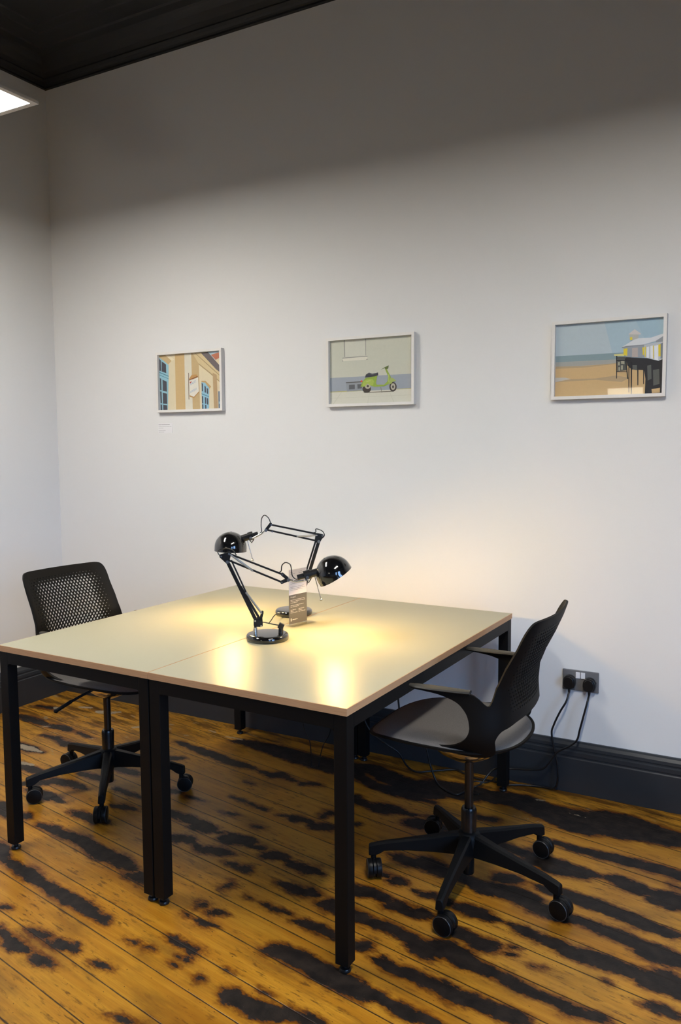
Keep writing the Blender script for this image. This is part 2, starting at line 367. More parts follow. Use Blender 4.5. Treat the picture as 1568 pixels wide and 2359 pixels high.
# ------------------------------------------------------------------ the room
RX, RY, RZ = 6.2, -6.0, 3.50         # right wall, rear wall, ceiling height
THETA = -0.1750                      # direction of the floor boards
BOARD, BOFF = 0.1195, -0.9275
STAINS = '1.252,-1.265,0.010 1.374,-1.268,0.021 1.491,-1.271,0.028 1.618,-1.310,0.034|1.626,-1.297,0.027 1.706,-1.314,0.034 1.783,-1.330,0.013|1.803,-1.367,0.013 1.852,-1.356,0.030 1.874,-1.360,0.025|1.265,-1.452,0.032 1.352,-1.497,0.012 1.413,-1.506,0.023 1.485,-1.516,0.030 1.566,-1.534,0.022 1.659,-1.552,0.021 1.742,-1.564,0.028 1.829,-1.572,0.021 1.887,-1.587,0.015 1.907,-1.589,0.020|1.750,-1.732,0.004 1.791,-1.735,0.013 1.820,-1.731,0.013|1.857,-1.747,0.009 1.891,-1.740,0.020 1.931,-1.736,0.016 1.937,-1.721,0.004|1.670,-1.769,0.011 1.729,-1.793,0.014 1.775,-1.803,0.023 1.818,-1.803,0.015|1.864,-1.823,0.008 1.894,-1.818,0.021 1.928,-1.816,0.014|2.032,-1.754,0.005 2.058,-1.751,0.009 2.098,-1.748,0.004|2.047,-1.632,0.003 2.076,-1.631,0.007|2.112,-1.638,0.007 2.129,-1.628,0.005|2.232,-1.883,0.005 2.273,-1.879,0.009 2.318,-1.872,0.005|1.582,-1.693,0.004 1.603,-1.685,0.004|2.145,-1.567,0.005 2.162,-1.563,0.010|1.777,-0.992,0.023 1.825,-0.986,0.023 1.842,-0.967,0.015|1.777,-1.098,0.024 1.809,-1.081,0.024 1.855,-1.093,0.008 1.906,-1.119,0.018 1.934,-1.104,0.021 1.974,-1.092,0.024 2.014,-1.088,0.005|1.941,-1.010,0.028 1.966,-0.996,0.032 2.006,-0.984,0.029|2.042,-1.014,0.010 2.078,-1.004,0.012 2.105,-1.008,0.004|2.136,-1.039,0.019 2.155,-1.020,0.023 2.182,-1.018,0.017 2.221,-1.036,0.009 2.256,-1.050,0.023 2.304,-1.056,0.022 2.314,-1.043,0.019 2.355,-1.053,0.008|2.042,-1.145,0.010 2.061,-1.139,0.015|2.099,-1.151,0.015 2.114,-1.147,0.020 2.129,-1.143,0.011|2.118,-1.281,0.007 2.132,-1.258,0.007 2.129,-1.230,0.002|2.216,-1.282,0.003 2.234,-1.283,0.002|2.278,-1.172,0.010 2.317,-1.173,0.022 2.356,-1.174,0.024 2.384,-1.166,0.022|2.456,-1.205,0.016 2.492,-1.199,0.032 2.522,-1.203,0.025|2.304,-1.294,0.009 2.345,-1.299,0.015 2.388,-1.296,0.003|2.430,-1.319,0.008 2.465,-1.319,0.019 2.511,-1.319,0.020 2.568,-1.325,0.017|2.449,-1.478,0.018 2.482,-1.465,0.032 2.538,-1.468,0.036 2.601,-1.482,0.035 2.659,-1.492,0.042 2.700,-1.495,0.038|2.119,-1.415,0.002 2.124,-1.385,0.010 2.133,-1.373,0.005|2.170,-1.414,0.008 2.189,-1.401,0.012 2.209,-1.393,0.008|2.116,-1.454,0.006|2.169,-1.461,0.008 2.198,-1.461,0.011 2.227,-1.455,0.004|2.169,-1.572,0.013 2.202,-1.571,0.014 2.237,-1.575,0.017 2.260,-1.569,0.008|2.227,-1.620,0.003 2.253,-1.618,0.008 2.260,-1.608,0.006|2.239,-1.653,0.007|2.334,-1.674,0.006 2.344,-1.663,0.006|2.447,-1.682,0.017 2.465,-1.682,0.028 2.505,-1.689,0.026 2.539,-1.688,0.034 2.576,-1.682,0.029 2.602,-1.681,0.014 2.631,-1.665,0.019 2.672,-1.657,0.019 2.709,-1.654,0.012|2.382,-1.601,0.004|2.519,-1.629,0.005 2.536,-1.629,0.004|2.506,-0.830,0.009 2.559,-0.836,0.028 2.618,-0.837,0.027 2.661,-0.822,0.037 2.713,-0.851,0.033 2.766,-0.846,0.029 2.810,-0.861,0.026 2.870,-0.873,0.038 2.923,-0.866,0.043 2.983,-0.863,0.043|2.514,-0.967,0.012 2.555,-0.960,0.012|2.586,-0.982,0.012 2.602,-0.973,0.022 2.627,-0.975,0.012|2.502,-1.087,0.033 2.546,-1.078,0.028 2.594,-1.081,0.023 2.627,-1.091,0.012|2.640,-1.119,0.012 2.673,-1.101,0.027 2.724,-1.114,0.022 2.753,-1.097,0.019 2.773,-1.093,0.010|2.668,-0.997,0.005 2.713,-1.002,0.014 2.746,-0.991,0.014 2.782,-1.007,0.018 2.792,-0.994,0.011|2.836,-1.012,0.015 2.866,-1.016,0.031 2.902,-1.017,0.028 2.939,-1.023,0.015 2.974,-1.023,0.005 3.009,-1.029,0.006 3.035,-1.040,0.014|2.571,-1.216,0.029 2.623,-1.214,0.020 2.679,-1.215,0.025 2.738,-1.226,0.024 2.785,-1.237,0.024 2.816,-1.261,0.034 2.851,-1.247,0.032 2.879,-1.232,0.039 2.915,-1.241,0.040 2.972,-1.264,0.023 3.020,-1.265,0.023 3.069,-1.274,0.022 3.107,-1.283,0.022|2.855,-1.119,0.009 2.877,-1.139,0.026 2.912,-1.144,0.025 2.953,-1.163,0.029 2.986,-1.145,0.016|2.714,-1.366,0.006 2.745,-1.366,0.019 2.786,-1.381,0.021 2.826,-1.375,0.021 2.876,-1.384,0.024 2.925,-1.388,0.027 2.977,-1.403,0.027 3.020,-1.398,0.027 3.065,-1.402,0.027 3.110,-1.405,0.027 3.143,-1.404,0.019|2.708,-1.511,0.022 2.755,-1.505,0.029 2.795,-1.502,0.019 2.831,-1.511,0.018 2.871,-1.516,0.025 2.918,-1.518,0.018 2.962,-1.516,0.011|2.637,-1.340,0.018 2.665,-1.331,0.018 2.673,-1.312,0.003|2.901,-0.796,0.021 2.925,-0.775,0.022|3.038,-1.134,0.005|3.027,-1.169,0.003 3.045,-1.167,0.003|2.729,-0.197,0.051 2.797,-0.195,0.060 2.874,-0.231,0.067 2.943,-0.248,0.079 3.014,-0.282,0.077 3.069,-0.252,0.087 3.129,-0.250,0.082 3.184,-0.221,0.096 3.244,-0.228,0.082 3.303,-0.234,0.073 3.353,-0.245,0.038 3.388,-0.263,0.021|2.994,-0.467,0.014 3.061,-0.485,0.019 3.137,-0.487,0.027 3.210,-0.482,0.031 3.283,-0.484,0.031 3.354,-0.486,0.032 3.414,-0.501,0.032|2.850,-0.581,0.025 2.915,-0.599,0.027 2.980,-0.623,0.045 3.027,-0.631,0.051 3.080,-0.634,0.042 3.129,-0.624,0.024 3.187,-0.624,0.007|3.212,-0.626,0.017 3.250,-0.628,0.030 3.291,-0.644,0.036 3.325,-0.647,0.023 3.345,-0.650,0.023|3.383,-0.687,0.031 3.403,-0.662,0.041 3.427,-0.649,0.029|3.396,-0.576,0.009 3.409,-0.576,0.007|2.914,-0.787,0.028 2.942,-0.780,0.016|3.000,-0.779,0.006 3.044,-0.792,0.021 3.075,-0.804,0.011|3.100,-0.776,0.017 3.150,-0.799,0.033 3.201,-0.799,0.032 3.253,-0.812,0.032 3.303,-0.824,0.031 3.354,-0.841,0.031 3.400,-0.847,0.025 3.451,-0.844,0.011|2.992,-0.899,0.020 3.050,-0.908,0.030 3.101,-0.921,0.030 3.159,-0.915,0.019 3.208,-0.914,0.024 3.258,-0.924,0.029 3.306,-0.934,0.029 3.354,-0.944,0.028 3.402,-0.969,0.045 3.444,-0.958,0.028 3.464,-0.963,0.018|3.026,-1.038,0.008 3.061,-1.043,0.022 3.102,-1.051,0.022 3.145,-1.057,0.022 3.196,-1.075,0.031 3.242,-1.073,0.035 3.287,-1.076,0.035 3.332,-1.083,0.030 3.375,-1.081,0.025 3.418,-1.093,0.041 3.453,-1.084,0.045 3.479,-1.100,0.038|3.068,-1.279,0.022 3.116,-1.288,0.022 3.156,-1.295,0.018 3.197,-1.297,0.018 3.239,-1.310,0.024 3.277,-1.308,0.017 3.331,-1.305,0.010|3.108,-1.405,0.020 3.141,-1.404,0.013|3.409,-1.200,0.007 3.430,-1.202,0.018 3.454,-1.198,0.015 3.478,-1.207,0.014|3.114,-1.186,0.005 3.133,-1.178,0.006|3.302,-1.156,0.004|3.033,-1.136,0.005 3.047,-1.128,0.004|1.359,-0.220,0.008 1.437,-0.195,0.030 1.546,-0.205,0.048 1.651,-0.214,0.057 1.760,-0.235,0.063 1.858,-0.244,0.066 1.954,-0.252,0.065|1.144,-0.352,0.012 1.218,-0.363,0.018 1.305,-0.383,0.031 1.398,-0.397,0.030 1.497,-0.422,0.024 1.568,-0.430,0.029 1.641,-0.435,0.015|1.674,-0.446,0.007 1.752,-0.461,0.020 1.797,-0.437,0.023 1.874,-0.464,0.011|1.925,-0.471,0.014 1.980,-0.448,0.016|1.255,-0.522,0.019 1.288,-0.496,0.011|1.479,-0.795,0.023 1.520,-0.786,0.013|1.583,-0.802,0.010 1.666,-0.800,0.004|1.618,-0.948,0.023 1.696,-0.951,0.025 1.773,-0.963,0.028 1.830,-0.964,0.020|1.877,-0.990,0.006 1.893,-0.976,0.005|1.746,-0.721,0.006 1.795,-0.724,0.012 1.850,-0.737,0.006 1.911,-0.745,0.012|1.802,-0.849,0.007 1.844,-0.838,0.011|1.976,-0.885,0.009 1.995,-0.875,0.007|1.709,-0.573,0.005 1.734,-0.574,0.007|2.066,-0.767,0.013 2.087,-0.750,0.023 2.112,-0.748,0.016 2.139,-0.766,0.006 2.168,-0.772,0.022 2.208,-0.755,0.023|1.997,-0.766,0.004 2.027,-0.756,0.006|2.153,-0.704,0.007 2.160,-0.644,0.014 2.177,-0.647,0.014|0.083,-0.287,0.013 0.198,-0.284,0.019|0.133,-0.447,0.017 0.237,-0.463,0.033 0.368,-0.478,0.020|0.424,-0.482,0.020 0.472,-0.473,0.028 0.546,-0.482,0.020|0.628,-0.486,0.014 0.714,-0.503,0.011|0.491,-0.591,0.011 0.576,-0.591,0.018 0.701,-0.629,0.023|0.493,-0.741,0.027 0.581,-0.751,0.034 0.658,-0.752,0.012|0.699,-0.903,0.024 0.804,-0.910,0.024 0.877,-0.908,0.012|0.876,-1.038,0.018 0.935,-0.995,0.023 0.976,-0.950,0.024 1.056,-0.941,0.024 1.132,-0.946,0.018|0.963,-1.070,0.012 1.042,-1.071,0.031 1.119,-1.072,0.022 1.162,-1.080,0.011|1.021,-0.842,0.015 1.096,-0.839,0.021 1.161,-0.839,0.021|1.129,-0.723,0.023 1.218,-0.725,0.023|1.267,-1.124,0.012 1.321,-1.123,0.025 1.397,-1.130,0.025 1.446,-1.122,0.016|1.272,-0.882,0.011 1.351,-0.894,0.014 1.407,-0.896,0.010|1.370,-1.009,0.007 1.418,-0.993,0.018 1.466,-0.987,0.008|0.980,-1.229,0.032 1.066,-1.251,0.031 1.132,-1.235,0.020|1.257,-1.261,0.014 1.309,-1.259,0.022|2.037,-0.209,0.038 2.116,-0.197,0.048 2.226,-0.241,0.054 2.326,-0.272,0.060 2.408,-0.309,0.054 2.448,-0.234,0.061 2.528,-0.231,0.071 2.598,-0.207,0.053 2.679,-0.215,0.053 2.750,-0.202,0.061 2.862,-0.217,0.052|2.068,-0.268,0.037 2.191,-0.345,0.023 2.306,-0.350,0.043 2.383,-0.375,0.023 2.479,-0.374,0.011|2.188,-0.492,0.032 2.261,-0.528,0.017 2.322,-0.520,0.039 2.369,-0.506,0.029 2.437,-0.517,0.009 2.523,-0.494,0.005|2.482,-0.584,0.028 2.518,-0.565,0.036 2.558,-0.565,0.036|2.295,-0.685,0.012|2.684,-0.407,0.018 2.732,-0.404,0.018'
PALE = '0.222,-0.271,0.017 0.270,-0.283,0.007|0.326,-0.197,0.012 0.376,-0.180,0.014|0.480,-0.208,0.021 0.539,-0.195,0.017 0.575,-0.157,0.010|0.811,-0.300,0.011 0.833,-0.280,0.011|0.508,-0.747,0.020 0.576,-0.746,0.024 0.658,-0.752,0.007|0.688,-0.884,0.013 0.747,-0.878,0.011|0.734,-0.522,0.006 0.751,-0.506,0.005|0.393,-0.507,0.006 0.415,-0.487,0.005|1.181,-0.152,0.007 1.220,-0.159,0.007|1.308,-0.180,0.007 1.390,-0.177,0.008|0.930,-0.181,0.009 0.962,-0.174,0.006|0.981,-0.231,0.013|1.118,-0.260,0.008|2.790,-0.335,0.003 2.851,-0.334,0.003 2.917,-0.344,0.002|2.840,-0.155,0.007 2.870,-0.150,0.005|2.982,-0.216,0.003 3.049,-0.217,0.003'

def parse(S):
    return [[tuple(map(float, p.split(','))) for p in s.split(' ')] for s in S.split('|')]

def field(segs, X, Y, reach=0.06):
    """signed distance (metres, positive inside) to the nearest worn patch"""
    out = np.full(X.shape, -reach)
    al = np.array([math.cos(THETA), math.sin(THETA)])
    for s in segs:
        if len(s) == 1: s = s*2
        for (x0, y0, r0), (x1, y1, r1) in zip(s[:-1], s[1:]):
            R_ = max(r0, r1)+reach
            m = (X > min(x0, x1)-R_) & (X < max(x0, x1)+R_) & (Y > min(y0, y1)-R_) & (Y < max(y0, y1)+R_)
            if not m.any(): continue
            px, py = X[m]-x0, Y[m]-y0
            dx, dy = x1-x0, y1-y0
            L2 = dx*dx+dy*dy+1e-9
            t = np.clip((px*dx+py*dy)/L2, 0, 1)
            ex, ey = px-t*dx, py-t*dy
            # ends reach a little further along the boards than across them
            a = (ex*al[0]+ey*al[1])*0.6; b = -ex*al[1]+ey*al[0]
            d = (r0+(r1-r0)*t)-np.sqrt(a*a+b*b)
            out[m] = np.maximum(out[m], d)
    return out

def make_floor():
    xs = np.concatenate([[0.0, 0.1], np.arange(0.2, 3.95, 0.0075), np.arange(3.98, RX+0.02, 0.04)]); xs[-1] = RX
    ys = np.concatenate([[RY], np.arange(RY+0.04, -2.21, 0.04), np.arange(-2.2, 0.0, 0.0075), [0.0]])
    X, Y = np.meshgrid(xs, ys)
    nx, ny = len(xs), len(ys)
    V = np.stack([X, Y, np.zeros_like(X)], -1).reshape(-1, 3)
    i = np.arange(nx*ny).reshape(ny, nx)
    F = np.stack([i[:-1, :-1], i[:-1, 1:], i[1:, 1:], i[1:, :-1]], -1).reshape(-1, 4)
    me = bpy.data.meshes.new('floor')
    me.vertices.add(len(V)); me.vertices.foreach_set('co', V.ravel())
    me.loops.add(F.size); me.loops.foreach_set('vertex_index', F.ravel().astype(np.int32))
    me.polygons.add(len(F)); me.polygons.foreach_set('loop_start', np.arange(0, F.size, 4, dtype=np.int32))
    me.update(calc_edges=True)
    segs = {'worn': parse(STAINS), 'flake': parse(PALE)}
    rs = random.Random(5)                       # more worn patches added out of view, to darken the floor's bounce light
    for k in range(800):
        px, py = rs.uniform(0, RX), rs.uniform(RY, 0)
        if px < 3.75 and py > -2.15: continue
        if 3.3 < px < 3.9 and py > -1.5: continue
        L = rs.uniform(0.15, 1.1); wd_ = rs.uniform(0.015, 0.05)
        segs['worn'].append([(px, py, wd_), (px+L*math.cos(THETA), py+L*math.sin(THETA), wd_*rs.uniform(0.4, 1.2))])
    for nm in ('worn', 'flake'):
        a = me.attributes.new(nm, 'FLOAT', 'POINT')
        a.data.foreach_set('value', field(segs[nm], X, Y).ravel().astype(np.float32))
    o = bpy.data.objects.new('floor', me); COL.objects.link(o)
    m = bpy.data.materials.new('old_pine_boards'); m.use_nodes = True
    nt = m.node_tree; b = nt.nodes['Principled BSDF']
    N, math_, mix, ramp, noise, vec = node_helper(nt)
    tc = N('ShaderNodeTexCoord'); sp = N('ShaderNodeSeparateXYZ')
    nt.links.new(tc.outputs['Object'], sp.inputs[0])
    x, y = sp.outputs[0], sp.outputs[1]
    c_, s_ = math.cos(THETA), math.sin(THETA)
    al = math_('ADD', math_('MULTIPLY', x, c_), math_('MULTIPLY', y, s_))
    ac = math_('SUBTRACT', math_('MULTIPLY', y, c_), math_('MULTIPLY', x, s_))
    q = math_('DIVIDE', math_('SUBTRACT', ac, BOFF), BOARD)
    wob = noise(vec(math_('MULTIPLY', al, 1.5), math_('MULTIPLY', ac, 1.0), 0.0), 1.0, 2)
    q = math_('ADD', q, math_('MULTIPLY', math_('SUBTRACT', wob, 0.5), 0.05))
    bid = math_('FLOOR', q); fr = math_('FRACT', q)
    edge = math_('MINIMUM', fr, math_('SUBTRACT', 1.0, fr))        # 0 on a seam
    wn = N('ShaderNodeTexWhiteNoise', noise_dimensions='1D')
    nt.links.new(bid, wn.inputs['W'])
    rnd = wn.outputs['Value']
    gv = vec(math_('ADD', math_('MULTIPLY', al, 2.2), math_('MULTIPLY', rnd, 31.0)), math_('MULTIPLY', ac, 42.0), math_('MULTIPLY', rnd, 9.0))
    g1 = noise(gv, 1.0, 5, 0.6, 0.6)
    gv2 = vec(math_('ADD', math_('MULTIPLY', al, 7.0), math_('MULTIPLY', rnd, 17.0)), math_('MULTIPLY', ac, 230.0), 0.0)
    g2 = noise(gv2, 1.0, 3)
    big = noise(vec(math_('MULTIPLY', al, 2.0), math_('MULTIPLY', ac, 5.0), 3.0), 1.0, 4)
    col = mix(ramp(g1, 0.3, 0.72), (0.50, 0.245, 0.022), (0.37, 0.150, 0.009))
    col = mix(ramp(g2, 0.35, 0.75, 0.0, 0.35), col, (0.22, 0.08, 0.004))
    col = mix(math_('MULTIPLY', rnd, 0.30), col, (0.53, 0.29, 0.045))
    col = mix(ramp(big, 0.48, 0.75, 0.0, 0.65), col, (0.24, 0.085, 0.004))
    # small brown scuffs and knots along the grain
    sc = noise(vec(math_('MULTIPLY', al, 16.0), math_('MULTIPLY', ac, 75.0), 1.0), 1.0, 4, 0.65)
    near = noise(vec(math_('MULTIPLY', al, 2.2), math_('MULTIPLY', ac, 6.0), 8.0), 1.0, 3)
    scm = math_('MULTIPLY', ramp(sc, 0.53, 0.66), ramp(near, 0.40, 0.58))
    col = mix(math_('MULTIPLY', scm, 0.75), col, (0.060, 0.020, 0.006))
    sp1 = noise(vec(math_('MULTIPLY', al, 70.0), math_('MULTIPLY', ac, 110.0), 2.0), 1.0, 2)
    col = mix(ramp(sp1, 0.705, 0.735, 0.0, 0.85), col, (0.035, 0.012, 0.006))
    # varnish and paint left in a dirty strip along the walls
    nW = noise(vec(math_('MULTIPLY', al, 5.0), math_('MULTIPLY', ac, 26.0), 4.0), 1.0, 5, 0.65)
    wallz = math_('MAXIMUM', ramp(y, -0.45, -0.06), math_('MULTIPLY', ramp(x, 1.5, 0.5), ramp(y, -1.0, -0.3)))
    col = mix(math_('MULTIPLY', math_('MULTIPLY', ramp(nW, 0.42, 0.60), wallz), 0.88), col, (0.060, 0.022, 0.004))
    nP = noise(vec(math_('MULTIPLY', al, 9.0), math_('MULTIPLY', ac, 30.0), 14.0), 1.0, 5, 0.6)
    flk = math_('MULTIPLY', ramp(nP, 0.635, 0.655), math_('MAXIMUM', ramp(y, -0.30, -0.10), math_('MULTIPLY', ramp(x, 1.3, 0.9), ramp(y, -0.95, -0.6))))
    col = mix(math_('MULTIPLY', flk, 0.8), col, (0.30, 0.22, 0.12))
    # soft olive grime
    nG = noise(vec(math_('MULTIPLY', al, 3.0), math_('MULTIPLY', ac, 9.0), 21.0), 1.0, 5, 0.6)
    col = mix(ramp(nG, 0.48, 0.70, 0.0, 0.60), col, (0.115, 0.052, 0.010))
    # old dark stain that was never sanded off
    at = N('ShaderNodeAttribute', attribute_name='worn')
    nA = noise(vec(math_('MULTIPLY', al, 16.0), math_('MULTIPLY', ac, 30.0), 0.0), 1.0, 5, 0.62)
    nB = noise(vec(math_('MULTIPLY', al, 60.0), math_('MULTIPLY', ac, 130.0), 5.0), 1.0, 4, 0.65)
    sd = math_('ADD', at.outputs['Fac'], math_('MULTIPLY', math_('SUBTRACT', nA, 0.5), 0.052))
    sd = math_('ADD', sd, math_('MULTIPLY', math_('SUBTRACT', nB, 0.5), 0.030))
    halo = ramp(sd, -0.028, 0.001)
    core = ramp(sd, -0.0025, 0.0035)
    col = mix(math_('MULTIPLY', math_('POWER', halo, 1.7), 0.93), col, (0.095, 0.024, 0.003))
    dk = noise(tc.outputs['Object'], 26.0, 5, 0.6)
    dark = mix(ramp(dk, 0.35, 0.7), (0.0065, 0.0050, 0.0045), (0.0230, 0.0165, 0.0130))
    crumbs = noise(tc.outputs['Object'], 190.0, 2)
    dark = mix(ramp(crumbs, 0.72, 0.78, 0.0, 0.7), dark, (0.10, 0.09, 0.085))
    stk = noise(vec(math_('MULTIPLY', al, 14.0), math_('MULTIPLY', ac, 190.0), 7.0), 1.0, 4, 0.65)
    dark = mix(math_('MULTIPLY', ramp(stk, 0.56, 0.72, 0.0, 0.75), wallz), dark, (0.13, 0.095, 0.065))
    col = mix(core, col, dark)
    # pale flaking paint left by the wall
    fl = N('ShaderNodeAttribute', attribute_name='flake')
    fd = math_('ADD', fl.outputs['Fac'], math_('MULTIPLY', math_('SUBTRACT', nB, 0.5), 0.03))
    flm = ramp(fd, 0.0, 0.003)
    col = mix(math_('MULTIPLY', flm, 0.85), col, (0.33, 0.27, 0.19))
    # seams
    seam = ramp(math_('ADD', edge, math_('MULTIPLY', math_('SUBTRACT', nA, 0.5), 0.03)), 0.006, 0.026, 1.0, 0.0)
    col = mix(math_('MULTIPLY', seam, 0.92), col, (0.016, 0.009, 0.006))
    nt.links.new(col, b.inputs['Base Color'])
    rg = math_('ADD', 0.26, math_('MULTIPLY', core, 0.16))
    rg = math_('ADD', rg, math_('MULTIPLY', noise(tc.outputs['Object'], 18.0, 4), 0.14))
    nt.links.new(rg, b.inputs['Roughness'])
    b.inputs['Specular IOR Level'].default_value = 0.25
    bp = N('ShaderNodeBump'); bp.inputs['Strength'].default_value = 0.35; bp.inputs['Distance'].default_value = 0.003
    hgt = math_('SUBTRACT', math_('ADD', math_('MULTIPLY', g2, 0.15), math_('MULTIPLY', nB, math_('MULTIPLY', core, 0.5))), seam)
    nt.links.new(hgt, bp.inputs['Height']); nt.links.new(bp.outputs['Normal'], b.inputs['Normal'])
    me.materials.append(m)
    return o
struct(make_floor(), 'old pine floor boards with black worn stains', 'floor')

T = 0.14
struct(MB().box((-T, 0, -0.05), (RX+T, T, RZ+0.2)).build('wall_back', M_wall, smooth=0))
struct(MB().box((-T, RY-T, -0.05), (0, 0, RZ+0.2)).build('wall_left', M_wall, smooth=0))
# right wall with two tall sash windows
WIN = [(-3.65, -2.35), (-5.6, -4.5)]
WZ0, WZ1 = 0.75, 2.6
wr = MB()
ycuts = [RY-T, WIN[1][0], WIN[1][1], WIN[0][0], WIN[0][1], 0]
for k in range(5):
    a, b_ = ycuts[k], ycuts[k+1]
    if k in (1, 3):
        wr.box((RX, a, -0.05), (RX+T, b_, WZ0)); wr.box((RX, a, WZ1), (RX+T, b_, RZ+0.2))
    else:
        wr.box((RX, a, -0.05), (RX+T, b_, RZ+0.2))
struct(wr.build('wall_right', M_wall_dark, smooth=0))
for n_, (a, b_) in enumerate(WIN):
    fr = MB(); t = 0.06; x0, x1 = RX+0.04, RX+0.10
    fr.box((x0, a, WZ0), (x1, a+t, WZ1)); fr.box((x0, b_-t, WZ0), (x1, b_, WZ1))
    fr.box((x0, a+t, WZ0), (x1, b_-t, WZ0+t)); fr.box((x0, a+t, WZ1-t), (x1, b_-t, WZ1))
    zm = (WZ0+WZ1)/2
    fr.box((x0, a+t, zm-0.03), (x1, b_-t, zm+0.03))
    win = struct(fr.build('window_%d' % (n_+1), M_white_frame, bevel=0.004))
    MB().box((RX+0.068, a+t, WZ0+t), (RX+0.072, b_-t, WZ1-t)).build('window_pane', M_glass, win, smooth=0)
    MB().box((RX-0.05, a-0.05, WZ0-0.04), (RX+0.04, b_+0.05, WZ0)).build('window_sill', M_white_frame, win, bevel=0.005)
    pl = bpy.data.lights.new('daylight_portal', 'AREA')
    pl.shape = 'RECTANGLE'; pl.size = (b_-a); pl.size_y = WZ1-WZ0
    po = bpy.data.objects.new('daylight_portal', pl); COL.objects.link(po)
    po.location = (RX+0.13, (a+b_)/2, zm); po.rotation_euler = (PI/2, 0, PI/2)
    pl.cycles.is_portal = True
# rear wall with an invented door, its glowing pane added to reflect in the picture glass
DX0, DX1, DZ = 1.65, 2.55, 2.15
wb_ = MB()
wb_.box((-T, RY-T, -0.05), (DX0, RY, RZ+0.2)); wb_.box((DX1, RY-T, -0.05), (RX+T, RY, RZ+0.2)); wb_.box((DX0, RY-T, DZ), (DX1, RY, RZ+0.2))
struct(wb_.build('wall_rear', M_wall_dark, smooth=0))
dr = MB(); g0, g1 = 1.90, 2.27
dr.box((DX0, RY-0.08, 0), (g0, RY-0.03, DZ)); dr.box((g1, RY-0.08, 0), (DX1, RY-0.03, DZ)); dr.box((g0, RY-0.08, 0), (g1, RY-0.03, 1.60)); dr.box((g0, RY-0.08, 2.025), (g1, RY-0.03, DZ))
door = struct(dr.build('door_1', M_skirt, smooth=0))
MB().box((g0, RY-0.062, 1.60), (g1, RY-0.054, 2.025)).build('added_glow_pane', mat('added_glow_glass', (0.9, 0.88, 0.8), 0.3, emit=(1.0, 0.93, 0.74), estr=GLOW_PANE), door, smooth=0)
hd = MB(); hd.tube([(2.45, RY-0.03, 1.02), (2.45, RY+0.03, 1.02), (2.37, RY+0.03, 1.02)], 0.009, smooth=False)
hd.build('door_handle', M_chrome, door)

# skirting boards: moulded profile run along each wall
SKP = [(0, 0), (0.024, 0), (0.024, 0.142), (0.020, 0.146), (0.020, 0.152), (0.0235, 0.155), (0.0235, 0.171), (0.018, 0.175), (0.018, 0.180), (0.0205, 0.184), (0.019, 0.196), (0.012, 0.207), (0.009, 0.2137), (0, 0.2137)]
def run(name, p0, p1, nrm, prof, m, z0=0.0, kind=True):
    """profile (depth from wall, height) swept from p0 to p1"""
    p0, p1, nrm = Vector(p0), Vector(p1), Vector(nrm)
    d = (p1-p0).normalized()
    rings = []
    for p, sgn in ((p0, 1), (p1, -1)):
        rings.append([p + nrm*a + d*(sgn*a) + Vector((0, 0, z0+h)) for a, h in prof])
    mb = MB(); mb.loft(rings)
    return struct(mb.build(name, m, smooth=0))
run('baseboard_back', (0, 0, 0), (RX, 0, 0), (0, -1, 0), SKP, M_skirt)
run('baseboard_left', (0, RY, 0), (0, 0, 0), (1, 0, 0), SKP, M_skirt)
run('baseboard_right', (RX, 0, 0), (RX, RY, 0), (-1, 0, 0), SKP, M_skirt)
# black ceiling and stepped cornice
struct(MB().box((-T, RY-T, RZ), (RX+T, T, RZ+0.12)).build('ceiling', M_ceil, smooth=0))
COR = [(0, 3.394), (0.018, 3.394), (0.018, 3.402), (0.028, 3.406), (0.036, 3.416), (0.05, 3.424), (0.05, 3.430), (0.08, 3.438), (0.12, 3.456), (0.145, 3.478), (0.155, 3.484), (0.20, 3.486), (0.21, 3.492), (0.30, 3.493), (0.31, 3.4965), (0.36, 3.4965), (0.37, 3.5), (0, 3.5)]
run('trim_1', (0, 0, 0), (RX, 0, 0), (0, -1, 0), COR, M_ceil)
run('trim_2', (0, RY, 0), (0, 0, 0), (1, 0, 0), COR, M_ceil)
run('trim_3', (RX, 0, 0), (RX, RY, 0), (-1, 0, 0), COR, M_ceil)

# hanging light panels
def light_panel(label, cx, cy, lx, ly, z):
    t = thing('hanging_light_panel', label, 'ceiling light', (cx, cy, z), 0, 'hanging ceiling light panels')
    hx, hy, e, hh = lx/2, ly/2, 0.022, 0.011
    fr = MB()
    fr.box((-hx, -hy, 0), (hx, -hy+e, hh)); fr.box((-hx, hy-e, 0), (hx, hy, hh))
    fr.box((-hx, -hy+e, 0), (-hx+e, hy-e, hh)); fr.box((hx-e, -hy+e, 0), (hx, hy-e, hh))
    fr.box((-hx+e, -hy+e, hh-0.002), (hx-e, hy-e, hh))
    fr.build('frame', M_alu, t, smooth=0)
    MB().box((-hx+e, -hy+e, 0.003), (hx-e, hy-e, 0.006)).build('diffuser', M_diff, t, smooth=0)
    for sx in (-1, 1):
        for sy in (-1, 1):
            ch = MB(); zz = hh; k = 0
            px, py = sx*(hx-0.014), sy*(hy-0.185)
            while zz < RZ-z-0.012:
                ring = []
                for i in range(9):
                    a = 2*PI*i/8
                    dx = 0.0045*math.cos(a); dz = 0.011*math.sin(a)
                    ring.append((px+(dx if k % 2 else 0), py+(0 if k % 2 else dx), zz+0.011+dz))
                ch.tube(ring, 0.0016, n=5, smooth=False)
                zz += 0.0185; k += 1
            ch.build('chain', M_foot, t)
    return t
light_panel('lit white ceiling panel hanging on chains near the left wall corner', 1.037, -1.69, 0.30, 1.20, 2.70)
light_panel('lit white ceiling panel hanging on chains above the right chair', 3.50, -2.0, 0.30, 1.20, 2.70)

